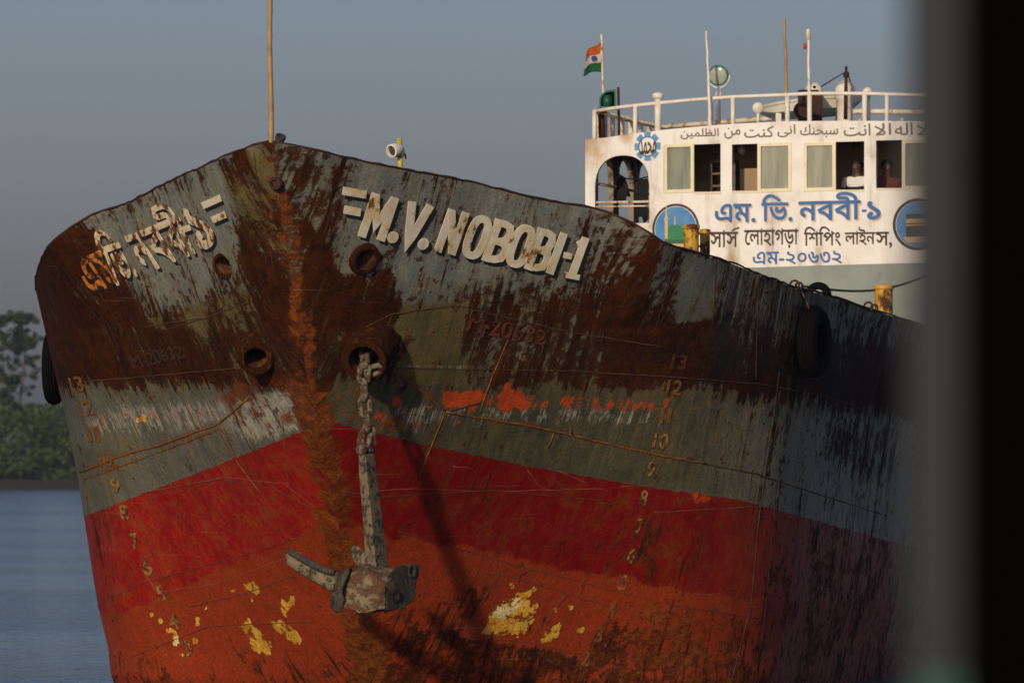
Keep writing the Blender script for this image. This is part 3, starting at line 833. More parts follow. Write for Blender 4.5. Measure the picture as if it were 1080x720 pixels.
def text_solid(s):
    """vertices (x, y, z 0/1) and faces of the lettering, filled by winding number"""
    if s in GL: return GL[s]
    from mathutils.geometry import delaunay_2d_cdt
    loops = glyph_loops(s)
    pts = []; fs = []
    for l in loops:
        fs.append(list(range(len(pts), len(pts) + len(l)))); pts += l
    ed = [(f[k], f[(k + 1) % len(f)]) for f in fs for k in range(len(f))]
    V, _, F, *_r = delaunay_2d_cdt(pts, ed, [], 0, 1e-5)
    V = np.array([tuple(v) for v in V]); T = np.array([list(f) for f in F if len(f) == 3])
    C = V[T].mean(1)
    wn_ = np.zeros(len(C))
    for l in loops:
        a = np.array([tuple(q) for q in l]); b = np.roll(a, -1, 0)
        for (x1, y1), (x2, y2) in zip(a, b):
            up = (y1 <= C[:, 1]) & (y2 > C[:, 1]); dn = (y1 > C[:, 1]) & (y2 <= C[:, 1])
            side_ = (x2 - x1) * (C[:, 1] - y1) - (C[:, 0] - x1) * (y2 - y1)
            wn_ += (up & (side_ > 0)).astype(int) - (dn & (side_ < 0)).astype(int)
    T = T[np.abs(wn_) > .5]
    n = len(V)
    cnt = {}
    for t in T:
        for k in range(3): cnt[(t[k], t[(k + 1) % 3])] = 1
    bd = [e for e in cnt if (e[1], e[0]) not in cnt]
    co = np.concatenate([np.c_[V, np.ones(n)], np.c_[V, np.zeros(n)]])
    ar = lambda t: (V[t[1]][0] - V[t[0]][0]) * (V[t[2]][1] - V[t[0]][1]) - (V[t[2]][0] - V[t[0]][0]) * (V[t[1]][1] - V[t[0]][1])
    faces = [tuple(int(q) for q in (t if ar(t) > 0 else t[::-1])) for t in T]
    faces += [(int(a), int(a + n), int(b + n), int(b)) for a, b in bd]
    use = sorted({q for f in faces for q in f}); mp = {q: k for k, q in enumerate(use)}
    GL[s] = (co[use], [tuple(mp[q] for q in f) for f in faces])
    return GL[s]

def put_text(name, s, f, off, mat, parent, bold=0., thick=.004, box_=None, cuts=True, shift=(0, 0), materials=None):
    """lay the lettering s into the unit square of surface patch f"""
    co, polys = text_solid(s)
    n = len(co); lift = np.zeros(n); fs = polys
    if bold > 0:                         # heavier strokes: the same letters laid again round about
        vs, fs, lf = [], [], []
        for k in range(9):
            a = 2 * math.pi * k / 8
            d = np.array([bold * math.cos(a), bold * math.sin(a), 0]) if k < 8 else np.zeros(3)
            vs.append(co + d); fs += [tuple(i + k * n for i in p) for p in polys]; lf.append(np.full(n, k * .00025))
        co = np.concatenate(vs); lift = np.concatenate(lf); n = len(co)
    me = bpy.data.meshes.new(name)
    me.from_pydata(co.tolist(), [], fs)
    x0, x1, y0, y1 = (co[:, 0].min(), co[:, 0].max(), co[:, 1].min(), co[:, 1].max()) if box_ is None else box_
    out = [f((x - x0) / (x1 - x0) + shift[0], (y - y0) / (y1 - y0) + shift[1], off + (thick if z > 0 else 0) + lf_) for (x, y, z), lf_ in zip(co, lift)]
    me.vertices.foreach_set('co', np.array(out).ravel()); me.update()
    return link(name, me, mat, parent)

def stroke_strip(pts, w, closed=False):
    """flat mitred strip: returns left and right point lists"""
    pts = [Vector((*p, 0)) for p in pts]; n = len(pts); L, Rr = [], []
    for i, p in enumerate(pts):
        a = pts[i - 1] if (i > 0 or closed) else None
        b = pts[(i + 1) % n] if (i < n - 1 or closed) else None
        d1 = (p - a).normalized() if a is not None else None
        d2 = (b - p).normalized() if b is not None else None
        if d1 is None: d1 = d2
        if d2 is None: d2 = d1
        n1 = Vector((-d1.y, d1.x, 0)); n2 = Vector((-d2.y, d2.x, 0))
        m = (n1 + n2).normalized(); k = w / 2 / max(.45, m.dot(n1))
        L.append(p + m * k); Rr.append(p - m * k)
    return L, Rr

def letters_px(name, strokes, mat, parent, side, off, thick, loc_shift=(0, 0)):
    """strokes: list of (points in hull-chart units, width, closed)"""
    bm = bmesh.new()
    for i, (pts0, w, closed) in enumerate(strokes):
        pts = []
        for k in range(len(pts0) - (0 if closed else 1)):
            (xa, ya), (xb_, yb_) = pts0[k], pts0[(k + 1) % len(pts0)]
            m_ = max(1, int(math.hypot(xb_ - xa, yb_ - ya) / 9))
            pts += [(xa + (xb_ - xa) * q / m_, ya + (yb_ - ya) * q / m_) for q in range(m_)]
        if not closed: pts.append(pts0[-1])
        w = w * 1.07
        L, Rr = stroke_strip(pts, w, closed)
        o = off + .0012 * (i % 4)
        def P(q, oo): return bm.verts.new(hpt(side, q.x + loc_shift[0], q.y + loc_shift[1], oo))
        tl = [P(q, o + thick) for q in L]; tr = [P(q, o + thick) for q in Rr]
        bl = [P(q, o - .004) for q in L]; br = [P(q, o - .004) for q in Rr]
        n = len(pts); m = n if closed else n - 1
        for k in range(m):
            j = (k + 1) % n
            bm.faces.new((tl[k], tl[j], tr[j], tr[k]))
            bm.faces.new((tl[j], tl[k], bl[k], bl[j]))
            bm.faces.new((tr[k], tr[j], br[j], br[k]))
        if not closed:
            bm.faces.new((tl[0], tr[0], br[0], bl[0])); bm.faces.new((tr[-1], tl[-1], bl[-1], br[-1]))
    bmesh.ops.recalc_face_normals(bm, faces=bm.faces)
    return obj(name, bm, mat, parent)

# port bow: cream capitals leaning forward
def cap(xb, v):        # xb along the baseline, v 0 baseline .. 1 cap height
    t = (xb - 377) / 235
    return (xb + 15.5 * v, 249 + .196 * (xb - 377.5) - (46 - 3.5 * t) * v)
def L2(x0, x1, pts): return [cap(x0 + (x1 - x0) * u, v) for u, v in pts]
def ring(x0, x1, v0, v1, n=22, pw=.72):
    o = []
    for k in range(n):
        a = 2 * math.pi * k / n
        c, s = math.cos(a), math.sin(a)
        u = .5 + .5 * math.copysign(abs(c) ** pw, c); v = v0 + (v1 - v0) * (.5 + .5 * math.copysign(abs(s) ** pw, s))
        o.append(cap(x0 + (x1 - x0) * u, v))
    return o
def bee(x0, x1):
    lo = [(.0, .08), (.45, .08), (.82, .13), (.95, .28), (.82, .45), (.45, .50), (0, .50)]
    hi = [(0, .50), (.42, .50), (.74, .56), (.86, .71), (.74, .87), (.42, .92), (0, .92)]
    return [(L2(x0, x1, [(.0, 0), (.0, 1)]), 8.2, False), (L2(x0, x1, lo), 7, False), (L2(x0, x1, hi), 7, False)]
S1 = []
S1 += [(L2(381, 401, [(0, 0), (0, 1)]), 8.2, False), (L2(381, 401, [(1, 0), (1, 1)]), 8.2, False), (L2(381, 401, [(.02, .97), (.5, .32), (.98, .97)]), 7, False)]
S1 += [(L2(432, 447, [(-.86, .99), (-.22, .05), (.42, .99)]), 7.8, False)]
S1 += [(L2(461, 475, [(0, 0), (0, 1)]), 7.6, False), (L2(461, 475, [(1.05, 0), (1.05, 1)]), 7.6, False), (L2(461, 475, [(0, .97), (1.05, .03)]), 7.4, False)]
S1 += [(ring(487, 503, .07, .93), 7.4, True)]
S1 += bee(511, 529)
S1 += [(ring(533, 549, .07, .93), 7.4, True)]
S1 += bee(556, 573)
S1 += [(L2(579, 580, [(0, 0), (0, 1)]), 7.6, False)]
S1 += [(L2(585, 595, [(.1, .5), (1, .5)]), 6, False)]
S1 += [(L2(602, 603, [(0, .06), (0, 1)]), 7.6, False), (L2(594, 610, [(0, .05), (1, .05)]), 5.5, False), (L2(597, 603, [(-.2, .80), (.9, .95)]), 5, False)]
DOTS = []
for cx, cy in ((414, 250), (446, 257)):
    DOTS.append(([(cx + 2.8 * math.cos(a) + 1.0 * math.sin(a) * -1, cy + 3.2 * math.sin(a)) for a in [2 * math.pi * k / 12 for k in range(12)]], 5.6, True))
BARS = [([(361, 200.8), (386, 205)], 8, False), ([(362.5, 220.5), (380, 223.8)], 8, False)]
S1 += DOTS + BARS
NAME_P = letters_px('name_lettering', S1, M['letter'], SHIP, 1, .006, .003)
letters_px('lettering_shadow', [(p, w + .6, c) for p, w, c in S1], M['letter_shadow'], NAME_P, 1, .0015, .002, (3.2, 4.0))

# starboard bow: Bengali name, the after half rusted orange
def hull_text(name, s, side, quad, mat, bold, shadow=(2.2, 3.4), parent=SHIP, thick=.003, off=.0065):
    o = put_text(name, s, hull_patch(side, quad), off, mat, parent, bold, thick)
    if shadow:
        q2 = [(x + shadow[0], y + shadow[1]) for x, y in quad]
        put_text('lettering_shadow', s, hull_patch(side, q2), .002, M['letter_shadow'], o, bold, .0015)
    return o
hull_text('name_lettering', '\u098f\u09ae.', -1, [(78, 279), (107, 262), (126, 297), (99, 313)], M['letter_orange'], .022)
hull_text('name_lettering', '\u09bf\u09ad.', -1, [(91, 248), (116, 238), (147, 291), (121, 303)], M['letter_rusty'], .020)
hull_text('name_lettering', '\u09a8\u09ac\u09ac\u09c0', -1, [(122, 232), (179, 210), (210, 266), (153, 289)], M['letter_rusty'], .020)
hull_text('name_lettering', '\u09e7', -1, [(190, 221), (209, 213), (232, 256), (213, 266)], M['letter_rusty'], .03)
for S2 in ([([(190, 243.5), (201, 239.5)], 6, False)], [([(214, 217), (233, 208.5)], 7, False)], [([(224, 232), (238, 226)], 7, False)]):
    nb = letters_px('name_lettering', S2, M['letter'], SHIP, -1, .006, .003)
    letters_px('lettering_shadow', S2, M['letter_shadow'], nb, -1, .0015, .002, (2.5, 3.6))

# welded registration number and draught marks
hull_text('number_lettering', 'M-20632', 1, [(497, 335), (578, 350), (573, 364), (492, 349)], M['red_mark'], .008, None, thick=.006, off=.004)
hull_text('number_lettering', 'M-20632', -1, [(135, 375), (190, 364), (196, 377), (142, 389)], M['rust_dark'], .008, None, thick=.006, off=.004)
for s, px, py in (('13', 716, 382), ('12', 711, 409), ('11', 702, 438), ('10', 697, 465), ('9', 687, 495), ('8', 679, 525), ('7', 675, 555), ('6', 666, 586), ('5', 657, 614), ('4', 646, 642), ('3', 632, 669), ('2', 618, 694)):
    w = 5 if len(s) == 1 else 9
    mt = M['ochre_mark'] if 5 <= int(s) <= 10 else M['weld']
    if s == '13': mt = M['red_mark']
    if s == '11':
        for dx in (-4.5, 3.5): hull_text('draught_mark', '1', 1, [(px + dx, py - 9), (px + dx + 4, py - 8), (px + dx + 1, py + 8), (px + dx - 3, py + 8)], mt, .016, None, thick=.005, off=.004)
        continue
    hull_text('draught_mark', s, 1, [(px - w + 3, py - 9), (px + w, py - 8), (px + w - 3, py + 8), (px - w - 1, py + 7)], mt, .016, None, thick=.005, off=.004)
for s, px, py in (('13', 81, 405), ('12', 91, 430), ('11', 99, 457), ('10', 111, 484), ('9', 122, 512), ('8', 131, 540), ('7', 142, 570), ('6', 155, 598), ('5', 170, 625), ('4', 183, 655), ('3', 197, 683)):
    w = 4.5 if len(s) == 1 else 7
    mt = M['weld'] if int(s) > 9 else M['ochre_mark']
    if s == '11':
        for dx in (-4.5, 3.5): hull_text('draught_mark', '1', -1, [(px + dx - 4, py - 7), (px + dx, py - 8), (px + dx + 4, py + 8), (px + dx, py + 9)], mt, .016, None, thick=.005, off=.004)
        continue
    hull_text('draught_mark', s, -1, [(px - w - 2, py - 7), (px + w - 2, py - 9), (px + w + 3, py + 7), (px - w + 3, py + 9)], mt, .016, None, thick=.005, off=.004)

# bollards and deck edge fittings
def bollard(px, ytop, wpx, inb, h):
    ts = np.linspace(2, 17, 1500)
    e = H(1, ts, np.full_like(ts, 2.)); pr = proj(e)
    i = int(np.argmin(np.abs(pr[:, 0] - px)))
    y = e[i, 1] + inb
    top = at(px, ytop, y)
    r = wpx / 2 / FPX * y
    bm = bmesh.new()
    lathe(bm, [(0, -h), (r * 1.02, -h), (r, -.07), (r * 1.13, -.065), (r * 1.13, -.03), (r * 1.10, -.02), (0, -.012)], top, (0, 0, 1), 24)
    return obj('bollard', bm, M['yellow'], SHIP, True, sharp=.7)
bollard(729, 235, 16, .42, .55); bollard(743.5, 240, 10.5, .55, .5); bollard(932, 299, 19, .5, .36)

def deck_edge(px, up=0., inb=0.):
    ts = np.linspace(.02, 17, 2500)
    e = H(1, ts, np.full_like(ts, 2.)); pr = proj(e)
    i = int(np.argmin(np.abs(pr[:, 0] - px)))
    return Vector(e[i]) + Vector((0, inb, up))
for px, r in ((838, .05), (843, .04), (916, .05), (922, .04)):
    bm = bmesh.new()
    c = deck_edge(px, .03)
    tube(bm, [c + Vector((math.cos(a) * r, 0, math.sin(a) * r)) for a in [2 * math.pi * k / 14 for k in range(14)]], .014, 6, closed=True)
    obj('eye_ring', bm, M['rust_dark'], SHIP, True)
bm = bmesh.new()
c = deck_edge(863, -.02, .02)
tube(bm, [c + Vector((math.cos(a) * .11, 0, math.sin(a) * .11)) for a in [math.pi * k / 12 for k in range(13)]], .045, 10)
obj('fairlead', bm, M['rubber'], SHIP, True)
bm = bmesh.new()
c = at(294, 151, 80.4); a = Vector((.25, -.45, .75)).normalized()
lathe(bm, [(.05, -.14), (.05, .06), (.058, .06), (.058, .09), (.04, .09), (.038, .03), (0, .03)], c, a, 16)
obj('stem_fitting', bm, M['grey_dark'], SHIP, True, sharp=.7)

# ------------------------------------------------------------------ wheelhouse
SW = 30.7
SKEW = math.tan(R(1.1))
def wloc(l, d, z):
    """l to port, d aft of the facade, z up from the camera level"""
    q = B0 + (SW + d) * AX + l * PO
    return Vector((q[0], q[1], HC + z + SKEW * l))
BOW_ = .055
def fac(l, z, off=0.): return wloc(l, BOW_ * l * l - off, z)
def fl(px, py, d=0.):
    """facade coordinates (l, z) of a spot on the front wall"""
    l = 0.
    z = 3.
    for _ in range(12):
        p = proj(np.array(wloc(l, BOW_ * l * l + d, z)))
        l += (px - p[0]) / 73.; z += (p[1] - py) / 73.
    return l, z
WL, WRt = -3.22, 3.22
zt_px = [(612, 148), (640, 145), (700, 137), (760, 131.5), (830, 128), (900, 127.5), (970, 128)]
ZT = [fl(*q) for q in zt_px]
ZT.append((WRt, ZT[-1][1] - .06))
ztop = lambda l: float(np.interp(l, [a for a, _ in ZT], [b for _, b in ZT]))
zsplit = lambda l: float(np.interp(l, [-3.3, fl(800, 282)[0], fl(975, 277)[0], 3.3], [fl(612, 286)[1], fl(800, 282)[1], fl(975, 277)[1], fl(975, 277)[1] - .02]))
ZB = -.35 + .7
def rect(x0, y0, x1, y1):
    a = fl(x0, y1); b = fl(x1, y0)
    return (a[0], a[1], b[0], b[1])
WIN = [rect(700, 151.5, 760, 204), rect(772, 150.5, 835, 202.5), rect(848, 149, 911.5, 201.5), rect(924, 147, 985, 199.5)]
# arched openings at both ends
aL = fl(627.5, 240); aR = fl(685, 240); aT = fl(656, 164); aB = fl(656, 236)
ARCH = (aL[0], aR[0], aB[1], aT[1])
ARCHES = [ARCH, (-ARCH[1] , -ARCH[0], ARCH[2] , ARCH[3])]
def arch_top(l, A):
    c = (A[0] + A[1]) / 2; h = (A[1] - A[0]) / 2
    u = min(1, abs(l - c) / h)
    return A[3] - .46 * (1 - (1 - u ** 2.3) ** (1 / 2.3))
def solid(l, lo, hi):
    cuts = []
    for w in WIN:
        if w[0] < l < w[2]: cuts.append((w[1], w[3]))
    for A in ARCHES:
        if A[0] < l < A[1]: cuts.append((A[2], arch_top(l, A)))
    out = [(lo, hi)]
    for a, b in cuts:
        nx = []
        for p, q in out:
            if b <= p or a >= q: nx.append((p, q)); continue
            if a > p: nx.append((p, a))
            if b < q: nx.append((b, q))
        out = nx
    return out
TK = .09
def facade(name, mat, lof, hif, parent, off=0., th=TK):
    ls = set(np.round(np.linspace(WL, WRt, 81), 4))
    for w in WIN: ls |= {w[0], w[2]}
    for A in ARCHES: ls |= set(np.linspace(A[0], A[1], 33))
    ls = sorted(ls)
    bm = bmesh.new()
    for a, b in zip(ls, ls[1:]):
        if b - a < 1e-5: continue
        e = min(1e-5, (b - a) * .1)
        ia = solid(a + e, lof(a), hif(a)); ib = solid(b - e, lof(b), hif(b))
        if len(ia) != len(ib): ia = ib = min(ia, ib, key=len)
        for (p0, p1), (q0, q1) in zip(ia, ib):
            if p1 - p0 < .002 and q1 - q0 < .002: continue
            hexa(bm, [fac(a, p0, off), fac(b, q0, off), fac(b, q0, off - th), fac(a, p0, off - th), fac(a, p1, off), fac(b, q1, off), fac(b, q1, off - th), fac(a, p1, off - th)])
    bmesh.ops.remove_doubles(bm, verts=bm.verts, dist=1e-4)
    seen = {}
    for f in bm.faces: seen.setdefault(tuple(sorted(v.index for v in f.verts)), []).append(f)
    bm.verts.index_update()
    seen = {}
    for f in list(bm.faces): seen.setdefault(tuple(sorted(v.index for v in f.verts)), []).append(f)
    dup = [f for fs in seen.values() if len(fs) > 1 for f in fs]
    if dup: bmesh.ops.delete(bm, geom=dup, context='FACES_ONLY')
    return obj(name, bm, mat, parent)
def wall_material():
    m = paint('stained_white_wall', (.84, .82, .785), (.75, .715, .66), .26, 1.9, .6, .25, rc=(.46, .33, .18), rc2=(.40, .28, .15), w=.14, dirt=.34)
    nt = m.node_tree; b = nt.nodes['Principled BSDF']; src = b.inputs['Base Color'].links[0].from_socket
    t = NT.__new__(NT); t.m = m; t.t = nt; t.b = b
    pos = t.obj(); nz = t.noise(pos, 7., 6, .65); tot = None
    for c_, r_ in ((fac(WL, ztop(WL)), .8), (fac(WL, ztop(WL) - .1), .30), (fac(WL, ARCH[2]), .4), (fac(fl(660, 148)[0], ztop(-2.6)), .25)):
        d = t.n('ShaderNodeVectorMath', operation='DISTANCE'); t.put(d.inputs[0], pos); d.inputs[1].default_value = c_
        k = t.sstep(t.math('ADD', d.outputs['Value'], t.math('MULTIPLY', nz, r_ * 1.1)), r_ * .45, r_ * 1.35, 1., 0.)
        tot = k if tot is None else t.math('MAXIMUM', tot, k)
    c = t.mix(t.math('MULTIPLY', tot, .9), src, t.mix(nz, (.62, .40, .14), (.20, .075, .015)))
    t.put(b.inputs['Base Color'], c)
    return m
WH = facade('wheelhouse', wall_material(), lambda l: zsplit(l), ztop, SHIP)
facade('lower_wall', M['greygreen'], lambda l: ZB - .4, lambda l: zsplit(l) , WH, -.004, TK - .008)
# side screens with arched openings
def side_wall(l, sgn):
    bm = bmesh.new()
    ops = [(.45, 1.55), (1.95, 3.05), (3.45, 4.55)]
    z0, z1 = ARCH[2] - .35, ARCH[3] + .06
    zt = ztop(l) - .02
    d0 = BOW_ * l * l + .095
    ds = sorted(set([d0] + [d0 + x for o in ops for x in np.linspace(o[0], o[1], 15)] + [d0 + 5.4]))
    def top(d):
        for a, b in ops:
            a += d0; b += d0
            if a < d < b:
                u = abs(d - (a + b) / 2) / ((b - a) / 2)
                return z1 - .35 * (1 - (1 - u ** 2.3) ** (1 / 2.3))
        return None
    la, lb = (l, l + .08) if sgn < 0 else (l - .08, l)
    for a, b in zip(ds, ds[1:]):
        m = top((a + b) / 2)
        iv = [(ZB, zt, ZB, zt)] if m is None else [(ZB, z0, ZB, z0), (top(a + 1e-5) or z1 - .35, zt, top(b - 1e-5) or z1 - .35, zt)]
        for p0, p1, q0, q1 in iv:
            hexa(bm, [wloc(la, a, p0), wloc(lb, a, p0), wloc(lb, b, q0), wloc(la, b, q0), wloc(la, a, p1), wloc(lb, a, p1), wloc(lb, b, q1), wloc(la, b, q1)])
    return obj('side_screen', bm, M['shaded_cream'], WH)
side_wall(WL, -1); side_wall(WRt, 1)
# cabin walls inside the screens, with roof, floor
LI = fl(691, 200)[0]
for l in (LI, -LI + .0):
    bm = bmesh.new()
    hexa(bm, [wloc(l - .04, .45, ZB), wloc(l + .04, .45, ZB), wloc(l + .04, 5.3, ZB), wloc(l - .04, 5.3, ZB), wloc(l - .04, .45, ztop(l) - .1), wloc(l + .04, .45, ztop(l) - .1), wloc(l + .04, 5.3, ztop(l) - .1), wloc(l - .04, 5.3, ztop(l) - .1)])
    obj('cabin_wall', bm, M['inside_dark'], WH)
bm = bmesh.new()
bl_, br_ = LI + .05, -LI - .05
hexa(bm, [wloc(bl_, 1.6, ZB), wloc(br_, 1.6, ZB), wloc(br_, 1.68, ZB), wloc(bl_, 1.68, ZB), wloc(bl_, 1.6, ztop(0) - .2), wloc(br_, 1.6, ztop(0) - .2), wloc(br_, 1.68, ztop(0) - .2), wloc(bl_, 1.68, ztop(0) - .2)])
obj('back_bulkhead', bm, M['inside'], WH)
bm = bmesh.new()
ls = np.linspace(WL + .09, WRt - .09, 25)
for a, b in zip(ls, ls[1:]):
    za, zb = ztop(a) - .13, ztop(b) - .13
    da, db = BOW_ * a * a + .093, BOW_ * b * b + .093
    hexa(bm, [wloc(a, da, za - .03), wloc(b, db, zb - .03), wloc(b, 5.6, zb - .03), wloc(a, 5.6, za - .03), wloc(a, da, za), wloc(b, db, zb), wloc(b, 5.6, zb), wloc(a, 5.6, za)])
obj('roof', bm, M['roof'], WH)
bm = bmesh.new()
zf = fl(800, 202)[1] - .80
hexa(bm, [wloc(WL + .1, .72, zf - .08), wloc(WRt - .1, .72, zf - .08), wloc(WRt - .1, 5.4, zf - .08), wloc(WL + .1, 5.4, zf - .08), wloc(WL + .1, .72, zf), wloc(WRt - .1, .72, zf), wloc(WRt - .1, 5.4, zf), wloc(WL + .1, 5.4, zf)])
obj('upper_floor', bm, M['deck'], WH)
# lower house reaching down to the deck
bm = bmesh.new()
hexa(bm, [wloc(WL, .7, -.2), wloc(WRt, .7, -.2), wloc(WRt, 9, -.2), wloc(WL, 9, -.2), wloc(WL, .7, ZB + .05), wloc(WRt, .7, ZB + .05), wloc(WRt, 9, ZB + .05), wloc(WL, 9, ZB + .05)])
obj('lower_house', bm, M['greygreen'], WH)

# rails seen through the arch
bm = bmesh.new()
lw = WL + .1
for z in (aB[1] + .62, aB[1] + .12):
    tube(bm, [wloc(lw, .75, z), wloc(lw, 5.6, z - .02)], .022, 8)
tube(bm, [wloc(lw, 5.6, ZB), wloc(lw, 5.6, ZT[0][1] - .2)], .03, 8)
for y in (213.5, 218):
    a = fl(626, y); b = fl(687, y - 1)
    tube(bm, [fac(a[0], a[1], -.045), fac(b[0], b[1], -.045)], .018 if y < 215 else .012, 8)
obj('arch_rail', bm, M['rail_stained'], WH, True)

# windows: each sliding sash with frame and pane
def winframe(x0, y0, x1, y1, w=.05, off=.012, depth=.05):
    a = fl(x0, y1); b = fl(x1, y0)
    bm = bmesh.new()
    l0, z0, l1, z1 = a[0], a[1], b[0], b[1]
    for p in ((l0, z0, l0 + w, z1), (l1 - w, z0, l1, z1), (l0 + w, z0, l1 - w, z0 + w), (l0 + w, z1 - w, l1 - w, z1)):
        hexa(bm, [fac(p[0], p[1], off), fac(p[2], p[1], off), fac(p[2], p[1], off - depth), fac(p[0], p[1], off - depth), fac(p[0], p[3], off), fac(p[2], p[3], off), fac(p[2], p[3], off - depth), fac(p[0], p[3], off - depth)])
    fr = obj('window_frame', bm, M['cream_frame'], WH)
    bm = bmesh.new()
    i = w - .004
    hexa(bm, [fac(l0 + i, z0 + i, -.015), fac(l1 - i, z0 + i, -.015), fac(l1 - i, z0 + i, -.022), fac(l0 + i, z0 + i, -.022), fac(l0 + i, z1 - i, -.015), fac(l1 - i, z1 - i, -.015), fac(l1 - i, z1 - i, -.022), fac(l0 + i, z1 - i, -.022)])
    obj('window_pane', bm, M['pane'], WH)
    # curtain folds are drawn in the pane colour
    return fr
winframe(700.5, 151, 732, 204); winframe(799, 150, 835, 203); winframe(847.5, 149.5, 881.5, 202); winframe(951.5, 147, 985.5, 200)
# sills under the open halves
for x0, x1, y in ((732, 760, 204), (772, 799, 203), (881.5, 911.5, 201.8), (924, 951.5, 200)):
    bm = bmesh.new()
    a = fl(x0, y); b = fl(x1, y)
    hexa(bm, [fac(a[0], a[1] - .001, .014), fac(b[0], b[1] - .001, .014), fac(b[0], b[1] - .001, -.1), fac(a[0], a[1] - .001, -.1), fac(a[0], a[1] + .022, .014), fac(b[0], b[1] + .022, .014), fac(b[0], b[1] + .022, -.1), fac(a[0], a[1] + .022, -.1)])
    obj('window_sill', bm, M['cream_frame'], WH)
# shelf unit and boxes inside
bm = bmesh.new()
la, zA = fl(738, 204); lb_, _ = fl(764, 204)
for k, z in enumerate((.12, .30, .48, .62)):
    hexa(bm, [wloc(la, .9, zA + z), wloc(lb_, .9, zA + z), wloc(lb_, 1.25, zA + z), wloc(la, 1.25, zA + z), wloc(la, .9, zA + z + .03), wloc(lb_, .9, zA + z + .03), wloc(lb_, 1.25, zA + z + .03), wloc(la, 1.25, zA + z + .03)])
for l in (la, lb_ - .03):
    hexa(bm, [wloc(l, .9, zf), wloc(l + .03, .9, zf), wloc(l + .03, 1.25, zf), wloc(l, 1.25, zf), wloc(l, .9, zA + .47), wloc(l + .03, .9, zA + .47), wloc(l + .03, 1.25, zA + .47), wloc(l, 1.25, zA + .47)])
sh = obj('shelf_unit', bm, M['wood'], None, loc=wloc((la + lb_) / 2, 1.05, zf))
tag(sh, 'dark wooden shelf seen inside the wheelhouse through the first open window', 'shelf')
la, zA = fl(781, 178, .62); lb_, zB_ = fl(803, 205, .62)  # box added to show the sunlit patch behind this window
bm = bmesh.new()
hexa(bm, [wloc(la, .62, zf), wloc(lb_, .62, zf), wloc(lb_, 1.1, zf), wloc(la, 1.1, zf), wloc(la, .62, zA), wloc(lb_, .62, zA), wloc(lb_, 1.1, zA), wloc(la, 1.1, zA)])
cb_ = obj('lightcatcher', bm, plain('tan_lightcatcher_paint', (.30, .20, .11), .6), None, bevel=.01, loc=wloc((la + lb_) / 2, .86, zf))
tag(cb_, 'tan cupboard added for a sun patch behind the second open window', 'lightcatcher')
bm = bmesh.new()
lc, zc_ = fl(779, 158, .6)
bmesh.ops.create_uvsphere(bm, u_segments=14, v_segments=10, radius=.06, matrix=Matrix.Translation(wloc(lc, .9, zc_)))
tube(bm, [wloc(lc, .9, zc_ + .05), wloc(lc, .9, ztop(lc) - .2)], .012, 6)
obj('ceiling_globe', bm, M['polo'], WH, True)

# ---- writing on the facade
def fquad(quad):
    c = np.array([fl(*q) for q in quad])
    def f(u, v, off):
        top = c[0] * (1 - u) + c[1] * u; bot = c[3] * (1 - u) + c[2] * u
        l, z = bot * (1 - v) + top * v
        return fac(l, z, off)
    return f
def sign(s, x0, y0, x1, y1, mat, bold=0., rise=-1.0, shadow=None, name='sign_lettering', sh=(1.2, 1.4)):
    q = [(x0, y0), (x1, y0 + rise), (x1, y1 + rise), (x0, y1)]
    if shadow:
        put_text('lettering_shadow', s, fquad([(x + sh[0], y + sh[1]) for x, y in q]), .003, shadow, WH, bold, .002)
    return put_text(name, s, fquad(q), .006, mat, WH, bold, .003)
sign('\u098f\u09ae.', 754, 215, 797, 235, M['blue'], .022, -.5, M['cream_shadow'])
sign('\u09bf\u09ad.', 803, 205, 836, 234, M['blue'], .022, -.5, M['cream_shadow'])
sign('\u09a8\u09ac\u09ac\u09c0', 842, 203.5, 908, 233, M['blue'], .022, -1.5, M['cream_shadow'])
sign('-', 909, 221, 914, 223.5, M['blue'], .02, 0)
sign('\u09e7', 914.5, 212, 929, 232, M['blue'], .03, -.5, M['cream_shadow'])
sign('\u09c7\u09ae\u09b8\u09be\u09b8', 732, 243, 778.5, 261, M['brown'], .013, -.3)
c = [(772, 243), (778, 240.5)]
def bar(pxs, w, mat, name='sign_lettering', off=.006):
    bm = bmesh.new()
    L, Rr = stroke_strip(pxs, w)
    for k in range(len(pxs) - 1):
        vs = [bm.verts.new(fac(*fl(q.x, q.y), off + .002)) for q in (L[k], L[k + 1], Rr[k + 1], Rr[k])]
        bm.faces.new(vs)
    return obj(name, bm, mat, WH)
bar([(772, 243.5), (775, 241.5), (780, 240)], 1.6, M['brown'])
sign('\u09c7\u09b2\u09be\u09b9\u09be\u0997\u09dc\u09be', 785, 241, 842, 262, M['brown'], .013, -.6)
sign('\u09bf\u09b6\u09bf\u09aa\u0982', 848, 239, 887, 260, M['brown'], .013, -.6)
sign('\u09b2\u09be\u0987\u09a8', 891, 239.5, 923, 259, M['brown'], .013, -.5)
sign('\u09b8,', 923.5, 244.5, 941, 261.5, M['brown'], .013, -.3)
sign('\u098f\u09ae-\u09e8\u09e6\u09ec\u09e9\u09e8', 794, 265.5, 888, 279.5, M['blue'], .012, -1.5)
